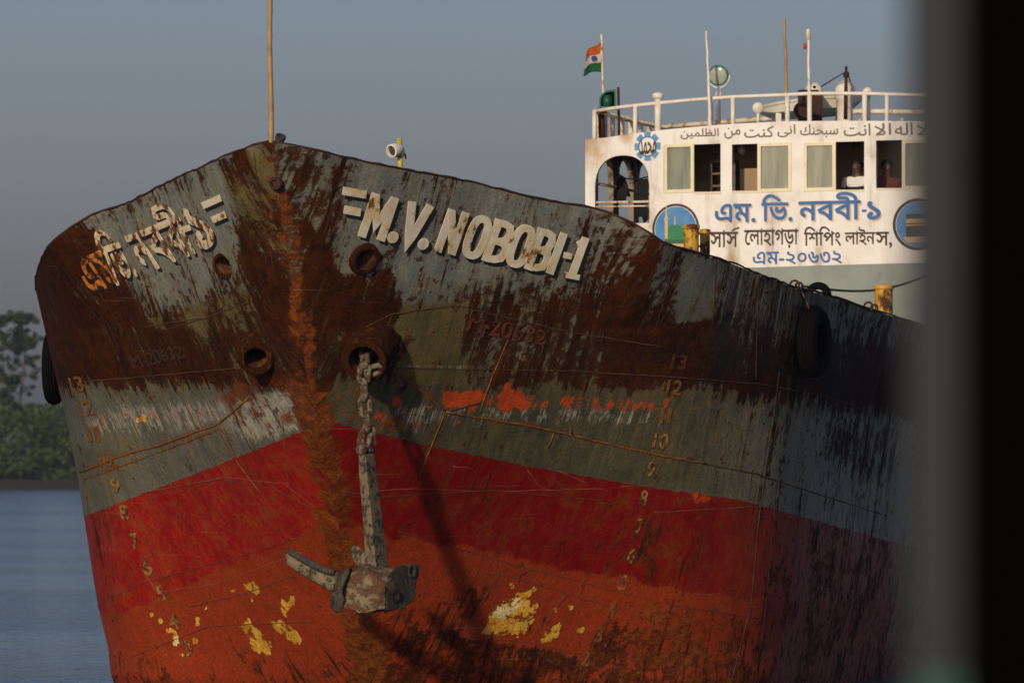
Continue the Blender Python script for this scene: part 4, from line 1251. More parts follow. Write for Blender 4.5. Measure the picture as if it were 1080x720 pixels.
# Arabic line, letter shapes set right to left in their joined forms
AR = '\u0644\u0627 \u0627\u0644\u0647 \u0627\u0644\u0627 \u0627\u0646\u062a \u0633\u0628\u062d\u0646\u0643 \u0627\u0646\u0649 \u0643\u0646\u062a \u0645\u0646 \u0627\u0644\u0638\u0644\u0645\u064a\u0646'
FORMS = {'\u0627': ('\ufe8d', '\ufe8e'), '\u0644': ('\ufedd', '\ufede', '\ufedf', '\ufee0'), '\u0647': ('\ufee9', '\ufeea', '\ufeeb', '\ufeec'), '\u0646': ('\ufee5', '\ufee6', '\ufee7', '\ufee8'), '\u062a': ('\ufe95', '\ufe96', '\ufe97', '\ufe98'), '\u0633': ('\ufeb1', '\ufeb2', '\ufeb3', '\ufeb4'), '\u0628': ('\ufe8f', '\ufe90', '\ufe91', '\ufe92'), '\u062d': ('\ufea1', '\ufea2', '\ufea3', '\ufea4'), '\u0643': ('\ufed9', '\ufeda', '\ufedb', '\ufedc'), '\u0649': ('\ufeef', '\ufef0'), '\u0645': ('\ufee1', '\ufee2', '\ufee3', '\ufee4'), '\u0638': ('\ufec5', '\ufec6', '\ufec7', '\ufec8'), '\u064a': ('\ufef1', '\ufef2', '\ufef3', '\ufef4'), '\u062f': ('\ufea9', '\ufeaa')}
def shape_ar(word):
    out = []; i = 0; prev = False
    while i < len(word):
        ch = word[i]
        if ch == '\u0644' and i + 1 < len(word) and word[i + 1] == '\u0627':
            out.append('\ufefc' if prev else '\ufefb'); prev = False; i += 2; continue
        fm = FORMS[ch]; dual = len(fm) == 4
        nxt = i + 1 < len(word)
        if dual: out.append(fm[3] if prev and nxt else fm[1] if prev else fm[2] if nxt else fm[0])
        else: out.append(fm[1] if prev else fm[0])
        prev = dual and nxt; i += 1
    return ''.join(out[::-1])
words = [shape_ar(w) for w in AR.split(' ')][::-1]
# groups along the curve of the eaves
spans = [(718, 758, 139, 147), (764, 781, 138, 146.5), (785, 816, 136.5, 145.5), (820, 839, 135, 145), (844, 884, 134.5, 145.5), (890, 918, 134, 144), (922, 940, 133.5, 143), (944, 963, 133, 143), (967, 979, 132.5, 143)]
for wd, (x0, x1, y0, y1) in zip(words, spans): sign(wd, x0, y0 - 3, x1, y1, M['grey_ink'], .006, -.8)

def disc(cx, cy, rx, ry, mat, name, off, inner=0., n=48, parent=None, fn=None):
    l, z = fl(cx, cy); k = 73.
    bm = bmesh.new()
    a = [2 * math.pi * i / n for i in range(n)]
    sc = fn or (lambda t: 1.)
    o = [bm.verts.new(fac(l + rx / k * math.cos(t) * sc(t), z + ry / k * math.sin(t) * sc(t), off)) for t in a]
    if inner:
        q = [bm.verts.new(fac(l + inner * rx / k * math.cos(t), z + inner * ry / k * math.sin(t), off)) for t in a]
        for i in range(n): bm.faces.new((o[i], o[(i + 1) % n], q[(i + 1) % n], q[i]))
    else:
        cc = bm.verts.new(fac(l, z, off))
        for i in range(n): bm.faces.new((o[i], o[(i + 1) % n], cc))
    return obj(name, bm, mat, parent or WH)
disc(683, 154.5, 15, 15.5, M['blue_light'], 'round_emblem', .003, .62, 96, fn=lambda t: 1. if math.cos(8 * t) > -.55 else .72)
disc(683, 154.5, 10.4, 10.8, M['blue'], 'round_emblem', .005, .9)
put_text('emblem_lettering', shape_ar('\u0645\u062d\u0645\u062f'), fquad([(674.5, 147), (691.5, 145), (691.5, 162), (674.5, 164)]), .006, M['brown'], WH, .012, .003)
# two medallions: a green dome with a minaret, and a black cube-shaped building
disc(712.5, 241, 26.5, 26.5, M['brown'], 'medallion', .003, .90)
disc(712.5, 241, 23.2, 23.2, M['blue_disc'], 'medallion', .004)
def fpoly(pts, mat, off, name='medallion_picture'):
    bm = bmesh.new()
    vs = [bm.verts.new(fac(*fl(x, y), off)) for x, y in pts]
    bm.faces.new(vs)
    return obj(name, bm, mat, WH)
fpoly([(701.5, 254), (701.5, 246), (703, 241), (707, 237.7), (712, 236.8), (717, 237.7), (721, 241), (722.5, 246), (722.5, 254)], M['dome_green'], .007)
fpoly([(701, 253), (723, 253), (723, 257), (701, 257)], M['dome_dark'], .009)
fpoly([(701, 257), (724, 257), (722, 262), (703, 262)], M['gold'], .008)
fpoly([(701.3, 252), (701.3, 233), (700.5, 231), (702, 228), (702.3, 217), (703.3, 217), (703.8, 228), (705, 231), (704.5, 233), (704.5, 252)], M['gold'], .010)
fpoly([(711, 237), (711.6, 228), (712.2, 228), (713, 237)], M['gold'], .0105)
disc(968.5, 236.5, 26.5, 27.5, M['brown'], 'medallion', .003, .88)
disc(968.5, 236.5, 22.8, 23.8, M['blue_disc'], 'medallion', .004)
fpoly([(956, 226), (984, 225), (984, 249), (956, 250)], M['brown'], .006)
fpoly([(956, 231), (984, 230), (984, 234.5), (956, 235.5)], M['gold'], .008)
fpoly([(956, 237), (984, 236), (984, 237.4), (956, 238.4)], M['gold'], .0085)
fpoly([(953, 250), (986, 249), (983, 255), (957, 256)], M['gold'], .009)

# ---- roof rails
bm = bmesh.new()
def roofpt(px, py, d=.12):
    l, z = fl(px, py, d); return wloc(l, BOW_ * l * l + d, z), l, z
TOPR = [(625.5, 117.5), (660, 112.5), (694, 109), (730, 105.5), (773, 102.3), (830, 100.2), (853, 98.8), (912, 98.8), (935, 99.5), (970, 100.5), (1010, 102.5)]
tube(bm, [roofpt(*q)[0] for q in TOPR], .028, 10)
for px, w in ((627, .034), (670, .034), (694, .04), (749.7, .038), (773, .033), (830.5, .036), (853.9, .036), (912, .038), (935.5, .033), (985, .033), (1010, .034)):
    yt = float(np.interp(px, [a for a, _ in TOPR], [b for _, b in TOPR]))
    p, l, z = roofpt(px, yt)
    tube(bm, [p, wloc(l, BOW_ * l * l + .12, ztop(l) - .14)], w, 8)
p, l, z = roofpt(694, 101.5)
tube(bm, [p, wloc(l, BOW_ * l * l + .12, ztop(l) - .1)], .05, 10)
lathe(bm, [(.05, -.05), (.085, -.02), (.085, .03), (.05, .05), (0, .055)], p, (0, 0, 1), 14)
obj('roof_rail', bm, M['rail'], WH, True)
bm = bmesh.new()
# starboard side and after rails
pf, lf, zfr = roofpt(627, 117.5)
zr = ztop(WL) + .42
for z in (zr, zr - .02):
    pass
tube(bm, [wloc(lf, .66, zfr), wloc(lf + .02, 5.5, zfr - .02), wloc(0, 5.6, ztop(0) + .40), wloc(-lf, 5.5, zfr + .0), wloc(-lf, .66, zfr)], .04, 8)
for d in (1.0, 1.35, 1.9, 2.6, 3.3, 4.0, 4.7, 5.4):
    for l in (lf, -lf):
        tube(bm, [wloc(l, d, zfr - .01), wloc(l, d, ztop(WL) - .15)], .045, 8)
for l in np.linspace(lf + .5, -lf - .5, 9):
    tube(bm, [wloc(l, 5.58, ztop(l) + .30 - .02 * abs(l)), wloc(l, 5.58, ztop(l) - .14)], .035, 8)
obj('roof_rail', bm, M['rail_stained'], WH, True)

# ------------------------------------------------------------------ things on the wheelhouse roof
def stick(name, x1, y1, x2, y2, r1, r2, mat, d, label, cat, extra=None, group=None, n=10):
    """a mast from its head (x1, y1) to its foot (x2, y2)"""
    l2, z2 = fl(x2, y2, d); l1, z1 = fl(x1, y1, d)
    foot = wloc(l2, BOW_ * l2 * l2 + d, min(z2, ztop(l2) - .13)); head = wloc(l1, BOW_ * l1 * l1 + d, z1)
    e = empty(name, foot, label, cat, group)
    bm = bmesh.new()
    m = 14
    rr = random.Random(len(label))
    tube(bm, [foot.lerp(head, k / m) + Vector((rr.uniform(-1, 1) * .006, 0, 0)) for k in range(m + 1)], [r2 + (r1 - r2) * k / m for k in range(m + 1)], n)
    obj('pole', bm, mat, e, True)
    return e, foot, head
stick('radio_antenna', 745, 33, 749.5, 126, .014, .030, M['rail'], .02, 'tall white whip antenna on the wheelhouse rail beside the round searchlight', 'antenna')
stick('bamboo_mast', 827, 20, 831, 126, .019, .030, M['bamboo'], .25, 'bare brown bamboo pole standing on the wheelhouse roof', 'pole')
e, foot, head = stick('signal_mast', 852.5, 34, 854, 126, .018, .026, M['rail'], .25, 'white signal mast with a small red and white lamp at its head', 'mast')
bm = bmesh.new(); lathe(bm, [(0, -.12), (.034, -.11), (.034, .0), (.025, .04), (0, .05)], head, (0, 0, 1), 14); obj('lamp', bm, M['boat_white'], e, True)
bm = bmesh.new(); lathe(bm, [(0, -.16), (.022, -.16), (.022, -.08), (0, -.07)], head + Vector((-.05, -.03, -.09)), (0, 0, 1), 12); obj('red_lamp', bm, M['redpaint'], e, True)

# flag on its staff
e, foot, head = stick('national_flag', 634.3, 36, 638, 126, .016, .022, M['rail_stained'], 1.0, 'orange, white and green striped flag on a thin staff at the wheelhouse corner', 'flag')
def flag_pt(u, v):      # u 0 at the staff .. 1 fly; v 0 top .. 1 bottom
    x = 636.0 - (18.5 + 4.5 * v) * u + v * .8
    y = 43.0 + 33 * v + u * (13.5 - 10.5 * v) + 1.5 * math.sin(6.0 * u + 2.2 * v) * u - 2.5 * u * (1 - u)
    l, z = fl(x, y, 1.0)
    return wloc(l, BOW_ * l * l + 1.0 + .10 * math.sin(7 * u + 1.5 * v) * u, z)
for k, (v0, v1, mt) in enumerate(((0, .34, 'saffron'), (.34, .68, 'flagwhite'), (.68, 1., 'flaggreen'))):
    bm = bmesh.new()
    g = [[bm.verts.new(flag_pt(i / 16, v0 + (v1 - v0) * j / 4)) for j in range(5)] for i in range(17)]
    for i in range(16):
        for j in range(4): bm.faces.new((g[i][j], g[i + 1][j], g[i + 1][j + 1], g[i][j + 1]))
    r = bmesh.ops.solidify(bm, geom=bm.faces[:], thickness=.006)
    obj('flag_band', bm, M[mt], e, True)
bm = bmesh.new()
cw = flag_pt(.45, .50) + Vector((0, -.022, 0))
tube(bm, [cw + Vector((math.cos(a) * .038, 0, math.sin(a) * .038)) for a in [2 * math.pi * k / 20 for k in range(20)]], .006, 6, closed=True)
for k in range(8):
    a = math.pi * k / 8
    tube(bm, [cw - Vector((math.cos(a) * .038, 0, math.sin(a) * .038)), cw + Vector((math.cos(a) * .038, 0, math.sin(a) * .038))], .0025, 4)
obj('flag_wheel', bm, M['navy'], e)

# green side light in its hood
l0, z0 = fl(641, 114, .3)
base = wloc(l0, BOW_ * l0 * l0 + .5, ztop(l0) - .1)
e = empty('side_light', base, 'green hooded navigation lamp below the flag on the wheelhouse corner', 'lamp')
def rp(px, py, d):
    l, z = fl(px, py, d); return wloc(l, BOW_ * l * l + d, z)
bm = bmesh.new()
prof = [(632, 114), (632, 104), (635, 98.5), (640, 95.5), (649.5, 94.3), (650, 114)]
f1 = [bm.verts.new(rp(x, y, .32)) for x, y in prof]; f2 = [bm.verts.new(rp(x, y, .62)) for x, y in prof]
n = len(prof)
for i in range(n): bm.faces.new((f1[i], f1[(i + 1) % n], f2[(i + 1) % n], f2[i]))
bm.faces.new(f2)
inn = [bm.verts.new(rp(641 + (x - 641) * .80, 105.5 + (y - 105.5) * .80, .318)) for x, y in prof]
for i in range(n): bm.faces.new((f1[i], inn[i], inn[(i + 1) % n], f1[(i + 1) % n]))
in2 = [bm.verts.new(rp(641 + (x - 641) * .76, 105.5 + (y - 105.5) * .76, .56)) for x, y in prof]
for i in range(n): bm.faces.new((inn[i], in2[i], in2[(i + 1) % n], inn[(i + 1) % n]))
bm.faces.new(in2)
obj('hood', bm, M['green_box'], e)
bm = bmesh.new()
lathe(bm, [(0, -.09), (.07, -.09), (.075, 0), (.07, .09), (0, .1)], rp(640.5, 107, .42), (0, 0, 1), 16)
obj('lamp', bm, M['glass_green'], e, True)
bm = bmesh.new()
tube(bm, [rp(634, 114, .4), rp(635, 132, .4) + Vector((0, 0, -.2))], .05, 8); tube(bm, [rp(652, 92, .35), rp(653, 132, .35) + Vector((0, 0, -.15))], .02, 8)
obj('bracket', bm, M['rust'], e, True)

# searchlight
pc = rp(758, 79.5, .5); pb = rp(758, 126, .5) + Vector((0, 0, -.2))
e = empty('searchlight', pb, 'round searchlight with a greenish glass face on a post above the wheelhouse rail', 'searchlight')
ax = Vector((-.28, -.95, -.10)).normalized()
bm = bmesh.new()
lathe(bm, [(0, -.20), (.07, -.19), (.12, -.12), (.138, .0), (.15, .02), (.15, .06), (.132, .062), (.128, .02), (.09, -.08), (0, -.12)], pc, ax, 32)
obj('drum', bm, M['green_box'], e, True, sharp=.6)
bm = bmesh.new(); lathe(bm, [(.131, .045), (.1, .058), (0, .065)], pc, ax, 32); obj('lens', bm, M['lens'], e, True)
bm = bmesh.new(); lathe(bm, [(.028, -.1), (.03, .0), (.022, .03), (0, .035)], pc, ax, 14)
for a in (.52, 2.6, 4.7):
    x, y, _ = frame_from(ax); tube(bm, [pc + ax * .02, pc + ax * .02 + (x * math.cos(a) + y * math.sin(a)) * .125], .006, 5)
obj('bulb', bm, M['gold'], e, True)
bm = bmesh.new()
x, y, _ = frame_from(ax)
tube(bm, [pc + x * .165 * math.cos(a) + Vector((0, 0, 1)) * .185 * math.sin(a) for a in [math.pi + math.pi * k / 14 for k in range(15)]], .012, 6)
tube(bm, [pc + Vector((0, 0, -.185)), pb], .032, 10); lathe(bm, [(0, .0), (.05, 0), (.05, .06), (.03, .10), (0, .1)], pc + Vector((0, 0, -.33)), (0, 0, 1), 12)
obj('post', bm, M['rail'], e, True)

# the small boat carried on the roof
pA, pB = rp(798.5, 113, 2.2), rp(910, 106, 2.2)
e = empty('dinghy', (pA + pB) / 2 + Vector((0, 0, -.4)), 'small white dinghy with pale blue bottom lying across the wheelhouse roof', 'boat')
bw = bmesh.new(); bb = bmesh.new()
NS = 28
def boat_sec(t):
    x = 798.5 + 111.5 * t
    ys = float(np.interp(x, [798, 820, 842, 866, 890, 911], [114, 109, 105.5, 103, 102.2, 102]))
    yk = float(np.interp(x, [798, 802, 815, 840, 866, 889, 904, 911], [115, 121, 126, 126, 124.5, 121.5, 112, 103.5]))
    hb = .62 * (1 - abs(2 * t - 1) ** 2.6) ** .7 + .02
    return x, ys, yk, hb
sec = []
for i in range(NS + 1):
    x, ys, yk, hb = boat_sec(i / NS)
    sec.append([rp(x, ys, 2.2 - hb), rp(x, ys + (yk - ys) * .55, 2.2 - hb * .92), rp(x, yk, 2.2 - hb * .25), rp(x, yk, 2.2 + hb * .25), rp(x, ys + (yk - ys) * .55, 2.2 + hb * .92), rp(x, ys, 2.2 + hb)])
def skin_rows(bm, cols, a, b):
    g = [[bm.verts.new(s[k]) for k in range(a, b + 1)] for s in cols]
    for p, q in zip(g, g[1:]):
        for k in range(b - a): bm.faces.new((p[k], p[k + 1], q[k + 1], q[k]))
skin_rows(bw, sec, 0, 1); skin_rows(bw, sec, 4, 5); skin_rows(bb, sec, 1, 4)
g = [[bw.verts.new(s[0].lerp(s[5], f) - Vector((0, 0, .08))) for f in (.06, .5, .94)] for s in sec]
for p, q in zip(g, g[1:]):
    for k in range(2): bw.faces.new((p[k], p[k + 1], q[k + 1], q[k]))
for k in (0, 5): tube(bw, [s[k] for s in sec], .022, 6)
obj('topsides', bw, M['boat_white'], e, True, sharp=.8); obj('bottom', bb, M['boat_blue'], e, True)
for px in (820, 885):
    bm = bmesh.new()
    a = rp(px, 120, 2.2); box(bm, a + Vector((0, 0, -.12)), .08, .9, .25)
    obj('cradle', bm, M['rail'], e)
# dark winch in front of it
c0 = rp(851, 114, .9)
e = empty('winch', c0 + Vector((0, 0, -.25)), 'dark rusty winch with a round drum on the wheelhouse roof in front of the dinghy', 'winch')
bm = bmesh.new(); lathe(bm, [(0, -.02), (.12, -.02), (.12, .02), (.07, .03), (.07, .22), (.12, .23), (.12, .27), (0, .27)], rp(845.5, 116.5, .8), (.2, -.97, 0), 20); obj('drum', bm, M['rust_dark'], e, True, sharp=.7)
bm = bmesh.new(); box(bm, rp(852.5, 113, 1.2), .30, .22, .5); box(bm, rp(862, 115, 1.2), .14, .2, .42); obj('housing', bm, M['rust_dark'], e, bevel=.02)
# cowl ventilators
for i, (px, pyt, r, lab) in enumerate(((858.5, 87, 9.6, 'rounded white vent with a dark hole beside the signal mast'), (891, 85, 10.5, 'rounded white vent behind the leaning dark derrick post'))):
    c = rp(px, pyt + r, 1.5); rr = r / 72.
    e = empty('roof_vent', Vector((c.x, c.y, wloc(0, 0, ztop(1) - .1).z)), lab, 'vent', 'rounded vents on the wheelhouse roof')
    bm = bmesh.new()
    lathe(bm, [(0, rr)] + [(rr * math.sin(a), rr * math.cos(a)) for a in np.linspace(.15, 1.57, 9)] + [(rr, -.12), (rr * .8, -.14), (rr * .8, -.5)], c, (0, 0, 1), 24)
    obj('cowl', bm, M['rail'], e, True, sharp=1.)
    if i == 0:
        bm = bmesh.new(); lathe(bm, [(.022, -.04), (.025, .012), (0, .012)], c + Vector((0, -rr * .86, .055)), (0, -1, .4), 12); obj('hole', bm, M['rust_dark'], e, True)
# derrick post with its stay
top = rp(892.5, 70, 1.1); ft = rp(891.8, 126, 1.1)
e = empty('derrick_post', ft, 'short dark post with a stay rope between the two rounded vents', 'post')
bm = bmesh.new(); tube(bm, [ft, ft.lerp(top, .5), top], [.03, .028, .018], 8); lathe(bm, [(0, -.05), (.045, -.04), (.045, .03), (0, .05)], top + Vector((0, 0, -.12)), (0, 0, 1), 10); obj('pole', bm, M['rust_dark'], e, True)
bm = bmesh.new(); tube(bm, [rp(866, 91.5, 1.3), rp(880, 83, 1.2), rp(892, 76, 1.1)], .010, 6); tube(bm, [top + Vector((.02, 0, -.1)), rp(897, 87, 1.1)], .012, 6); obj('stay', bm, M['grey_dark'], e, True)
# ball on the port rail post
bm = bmesh.new(); c = rp(915, 97.5, .3); bmesh.ops.create_uvsphere(bm, u_segments=20, v_segments=12, radius=.075, matrix=Matrix.Translation(c)); tube(bm, [c, Vector((c.x, c.y, c.z - .5))], .04, 8)
tag(obj('rail_float', bm, M['rail'], None, True, loc=c), 'white round float behind the forward roof rail, right of the vents', 'float')
bm = bmesh.new(); c = rp(799.5, 114, 1.2); lathe(bm, [(0, -.03), (.075, -.03), (.085, 0), (.075, .03), (0, .03)], c, (0, -1, 0), 20); tube(bm, [c, Vector((c.x, c.y, c.z - .4))], .025, 6)
tag(obj('roof_lamp', bm, M['rail'], None, True, loc=c), 'white disc lamp standing at the left tip of the dinghy', 'lamp')

# ------------------------------------------------------------------ clothes drying in the arch
def garment(outline, d, label, name, group=None, wave=.03):
    bm = bmesh.new()
    xs = [p[0] for p in outline]; ys = [p[1] for p in outline]
    fr, bk = [], []
    for x, y in outline:
        dd = d + wave * math.sin(x * 1.1) + wave * .6 * math.sin(y * .6)
        fr.append(bm.verts.new(rp(x, y, dd))); bk.append(bm.verts.new(rp(x, y, dd + .05)))
    n = len(outline)
    bm.faces.new(fr); bm.faces.new(bk[::-1])
    for i in range(n): bm.faces.new((fr[i], bk[i], bk[(i + 1) % n], fr[(i + 1) % n]))
    bmesh.ops.triangulate(bm, faces=bm.faces[:])
    bmesh.ops.subdivide_edges(bm, edges=bm.edges[:], cuts=2, use_grid_fill=True)
    for v in bm.verts:
        v.co += Vector((0, math.sin(v.co.x * 55) * .02 + math.sin(v.co.z * 19 + v.co.x * 30) * .012, 0))
    c = sum((v.co for v in bm.verts), Vector()) / len(bm.verts)
    return tag(obj(name, bm, M['black'], None, True, loc=c), label, 'clothing', group)
garment([(652.5, 186), (655, 185.5), (657, 186), (661, 191), (665, 206), (664, 208), (661, 207), (660, 214), (652, 212), (648, 207), (650, 198)], .9, 'black shirt hanging nearest the left edge of the arch', 'hanging_shirt')
garment([(669, 190), (674, 188.5), (679, 189), (682.5, 188), (684, 192), (683.5, 232), (679, 236), (677, 229), (672, 228.5), (670.5, 214), (668, 208), (669.5, 200)], 1.0, 'long black garment hanging against the right side of the arch', 'hanging_garment')
bm = bmesh.new()
tube(bm, [rp(640, 172, .9), rp(648, 181, .9), rp(660, 188.5, .95), rp(672, 189.3, 1.0), rp(685, 186, 1.0)], .012, 6)
tag(obj('clothes_line', bm, M['grey_dark'], None, True, loc=rp(660, 188, .95)), 'thin dark line holding two black garments inside the arch', 'rope')

# ------------------------------------------------------------------ people at the windows
def grow(name, verts, edges, radii, root=0, sub=2):
    me = bpy.data.meshes.new(name)
    me.from_pydata(verts, edges, [])
    o = bpy.data.objects.new(name, me); COL.objects.link(o)
    o.modifiers.new('skin', 'SKIN')
    for i, r in enumerate(radii):
        sv = me.skin_vertices[0].data[i]
        sv.radius = r if isinstance(r, tuple) else (r, r); sv.use_root = (i == root)
    o.modifiers.new('sub', 'SUBSURF').levels = sub
    bpy.context.view_layer.update()
    m2 = bpy.data.meshes.new_from_object(o.evaluated_get(bpy.context.evaluated_depsgraph_get()))
    bpy.data.objects.remove(o)
    return m2
def person(px, py, d, face, label, shirt, band, lean=0.):
    """px, py: middle of the face; d: metres behind the window"""
    l, z = fl(px, py, d)
    c = wloc(l, BOW_ * l * l + d, z)
    hgt = 1.66
    k = hgt / 1.70
    footz = c.z - 1.585 * k
    root = empty('person', (c.x, c.y, footz), label, 'person', None)
    # body in local metres, x to the figure's left, -y forward
    V = [(0, 0, .95), (0, .01, 1.12), (0, .015, 1.30), (0, .015, 1.42), (0, .0, 1.49), (0, -.012, 1.55), (0, -.012, 1.62), (0, -.002, 1.675)]
    E = [(i, i + 1) for i in range(7)]
    Rr = [(.155, .115), (.145, .105), (.165, .11), (.13, .085), (.055, .058), (.070, .088), (.076, .098), (.050, .065)]
    def add(p, par, r):
        V.append(p); E.append((par, len(V) - 1)); Rr.append(r); return len(V) - 1
    for s in (1, -1):
        a = add((s * .17, .01, 1.395), 3, .062); b = add((s * .235, .02, 1.14), a, .046); b2 = add((s * .23, -.10, .98), b, .040)
        w_ = add((s * .15, -.24, 1.02), b2, .028); hnd = add((s * .11, -.31, 1.05), w_, (.035, .02))
        for q in range(4): add((s * (.13 - .022 * q), -.385 - .006 * (q in (1, 2)), 1.04 - .004 * q), hnd, .009)
        add((s * .07, -.325, 1.075), hnd, .010)
        h = add((s * .09, 0, .88), 0, .088); kn = add((s * .10, -.01, .49), h, .058); an = add((s * .10, .02, .09), kn, .040); add((s * .11, -.14, .03), an, (.042, .028))
    Mx = Matrix.Translation((c.x, c.y, footz)) @ Matrix.Rotation(face, 4, 'Z') @ Matrix.Rotation(lean, 4, 'X') @ Matrix.Scale(k, 4)
    body = grow('body', V, E, Rr)
    # face: nose, brow and ears drawn out of the same surface
    for v in body.vertices:
        x, y, zz = v.co
        if zz > 1.5 and y < -.06:
            v.co.y -= .022 * math.exp(-((x / .014) ** 2) - ((zz - 1.588) / .022) ** 2) + .006 * math.exp(-((zz - 1.555) / .012) ** 2 - (x / .03) ** 2)
            v.co.y += .010 * (math.exp(-((abs(x) - .032) / .014) ** 2 - ((zz - 1.615) / .012) ** 2))
        if abs(x) > .062 and 1.57 < zz < 1.63 and abs(y - .01) < .03: v.co.x *= 1.16
    body.transform(Mx)
    link('body', body, M['skin'], root, True)
    # hair cap
    bm = bmesh.new()
    bmesh.ops.create_uvsphere(bm, u_segments=24, v_segments=16, radius=1., matrix=Mx @ Matrix.Translation((0, .012, 1.640)) @ Matrix.Diagonal((.094, .118, .092, 1)))
    inv = Mx.inverted()
    kill = [v for v in bm.verts if (inv @ v.co).z < 1.655 - .10 * max(0, ((inv @ v.co).y + .04) / .12)]
    bmesh.ops.delete(bm, geom=kill, context='VERTS')
    obj('hair', bm, M['hair'], root, True)
    # shirt: torso and sleeves a little proud of the skin
    sv = [(0, 0, .92), (0, .01, 1.12), (0, .015, 1.30), (0, .013, 1.425), (0, .006, 1.462)]
    se = [(0, 1), (1, 2), (2, 3), (3, 4)]; sr = [(.172, .132), (.162, .122), (.182, .127), (.145, .10), (.080, .080)]
    for s in (1, -1):
        sv += [(s * .175, .01, 1.40), (s * .225, .018, 1.20)]; n = len(sv); se += [(3, n - 2), (n - 2, n - 1)]; sr += [.078, .070]
    sm = grow('shirt', sv, se, sr); sm.transform(Mx)
    sm.materials.clear()
    if band: sm.materials.append(M[shirt]); sm.materials.append(M[band])
    else: sm.materials.append(M[shirt])
    if band:
        for p in sm.polygons:
            q = inv @ p.center
            if q.z < 1.30: p.material_index = 1
    o = link('shirt', sm, None, root, True)
    tv = [(0, 0, .98), (.09, 0, .87), (.10, -.01, .49), (.10, .02, .12), (-.09, 0, .87), (-.10, -.01, .49), (-.10, .02, .12)]
    tm = grow('trousers', tv, [(0, 1), (1, 2), (2, 3), (0, 4), (4, 5), (5, 6)], [(.165, .125), .10, .075, .065, .10, .075, .065]); tm.transform(Mx)
    link('trousers', tm, M['trousers'], root, True)
    return root
person(904, 177, .55, R(-30), 'man in a white polo shirt leaning at the open third window of the wheelhouse', 'polo', 'polo_navy')
person(935.5, 178, .6, R(15), 'man in a dark red top in the fourth window, right of the man in white', 'maroon', None)

# ------------------------------------------------------------------ anchor, chain
RIM = hpt(1, 389, 368) + PIPES[1][4] * PIPES[1][8]
YA = RIM.y - .02
def ap(px, py, dy=0.): return at(px, py, YA + dy)
def chain_link(bm, c, d, flat, ln=.30, wd=.155, r=.027):
    """oval link centred c along direction d, its wide side along flat"""
    d = d.normalized(); f = (flat - d * flat.dot(d)).normalized()
    pts = []
    hl, hw = ln / 2 - wd / 2 + r, wd / 2 - r
    hl = ln / 2 - r - hw
    for k in range(9):
        a = math.pi * k / 8; pts.append(c + d * (hl + hw * math.sin(a)) + f * hw * math.cos(a))
    for k in range(9):
        a = math.pi + math.pi * k / 8; pts.append(c + d * (-hl + hw * math.sin(a)) + f * hw * math.cos(a))
    tube(bm, pts, r, 10, closed=True)
bm = bmesh.new()
path = [RIM - PIPES[1][4] * .45 + Vector((-.02, 0, .0)), RIM - PIPES[1][4] * .20 + Vector((-.02, 0, -.03)), ap(385, 385, -.02), ap(383.5, 402, -.03), ap(384, 420, -.03), ap(386, 437, -.03), ap(387, 453, -.02), ap(383, 470, -.02)]
for i in range(len(path) - 1):
    a, b = path[i], path[i + 1]
    fl_ = Vector((1, .35, 0)) if i % 2 == 0 else Vector((.3, -1, 0))
    chain_link(bm, (a + b) / 2, b - a, fl_, (b - a).length + .085, .165, .030)
chain_link(bm, RIM + Vector((.10, .02, -.10)), Vector((1, .2, .3)), Vector((0, -.4, 1)), .26, .15, .03)
ch = obj('anchor_chain', bm, M['chain'], None, True, loc=ap(385, 400))
tag(ch, 'muddy steel chain hanging from the hawse pipe down to the anchor', 'chain')

AN = empty('anchor', ap(395, 620), 'mud caked stockless anchor hanging on its chain against the red bow', 'anchor')
bm = bmesh.new()
secs = [(386.5, 478, 17, .13), (388, 500, 19, .15), (393, 545, 21, .17), (398, 600, 24, .2)]
rings = []
for px, py, w, dp in secs:
    h = w / 2
    c = [ap(px - h, py + 1, -.01), ap(px - h * .1, py + 1.5, -dp), ap(px + h, py, .06), ap(px + h * .9, py - 1, dp * .6), ap(px - h * .7, py - 1, dp * .45)]
    rings.append([bm.verts.new(q) for q in c])
for a, b in zip(rings, rings[1:]):
    for k in range(5): bm.faces.new((a[k], b[k], b[(k + 1) % 5], a[(k + 1) % 5]))
bm.faces.new(rings[0]); bm.faces.new(rings[-1][::-1])
bmesh.ops.recalc_face_normals(bm, faces=bm.faces)
obj('shank', bm, M['anchor'], AN, bevel=.012)
bm = bmesh.new()
c = ap(381.5, 474, -.06)
bmesh.ops.create_uvsphere(bm, u_segments=18, v_segments=12, radius=.063, matrix=Matrix.Translation(c))
tube(bm, [c + Vector((0, .02, 0)), ap(394, 475, .05)], .035, 10)
tube(bm, [ap(382, 472, -.05), ap(383, 455, -.03), ap(387, 447, -.02), ap(394, 452, 0), ap(396, 470, .04)], .026, 8)
obj('shackle', bm, M['chain'], AN, True)

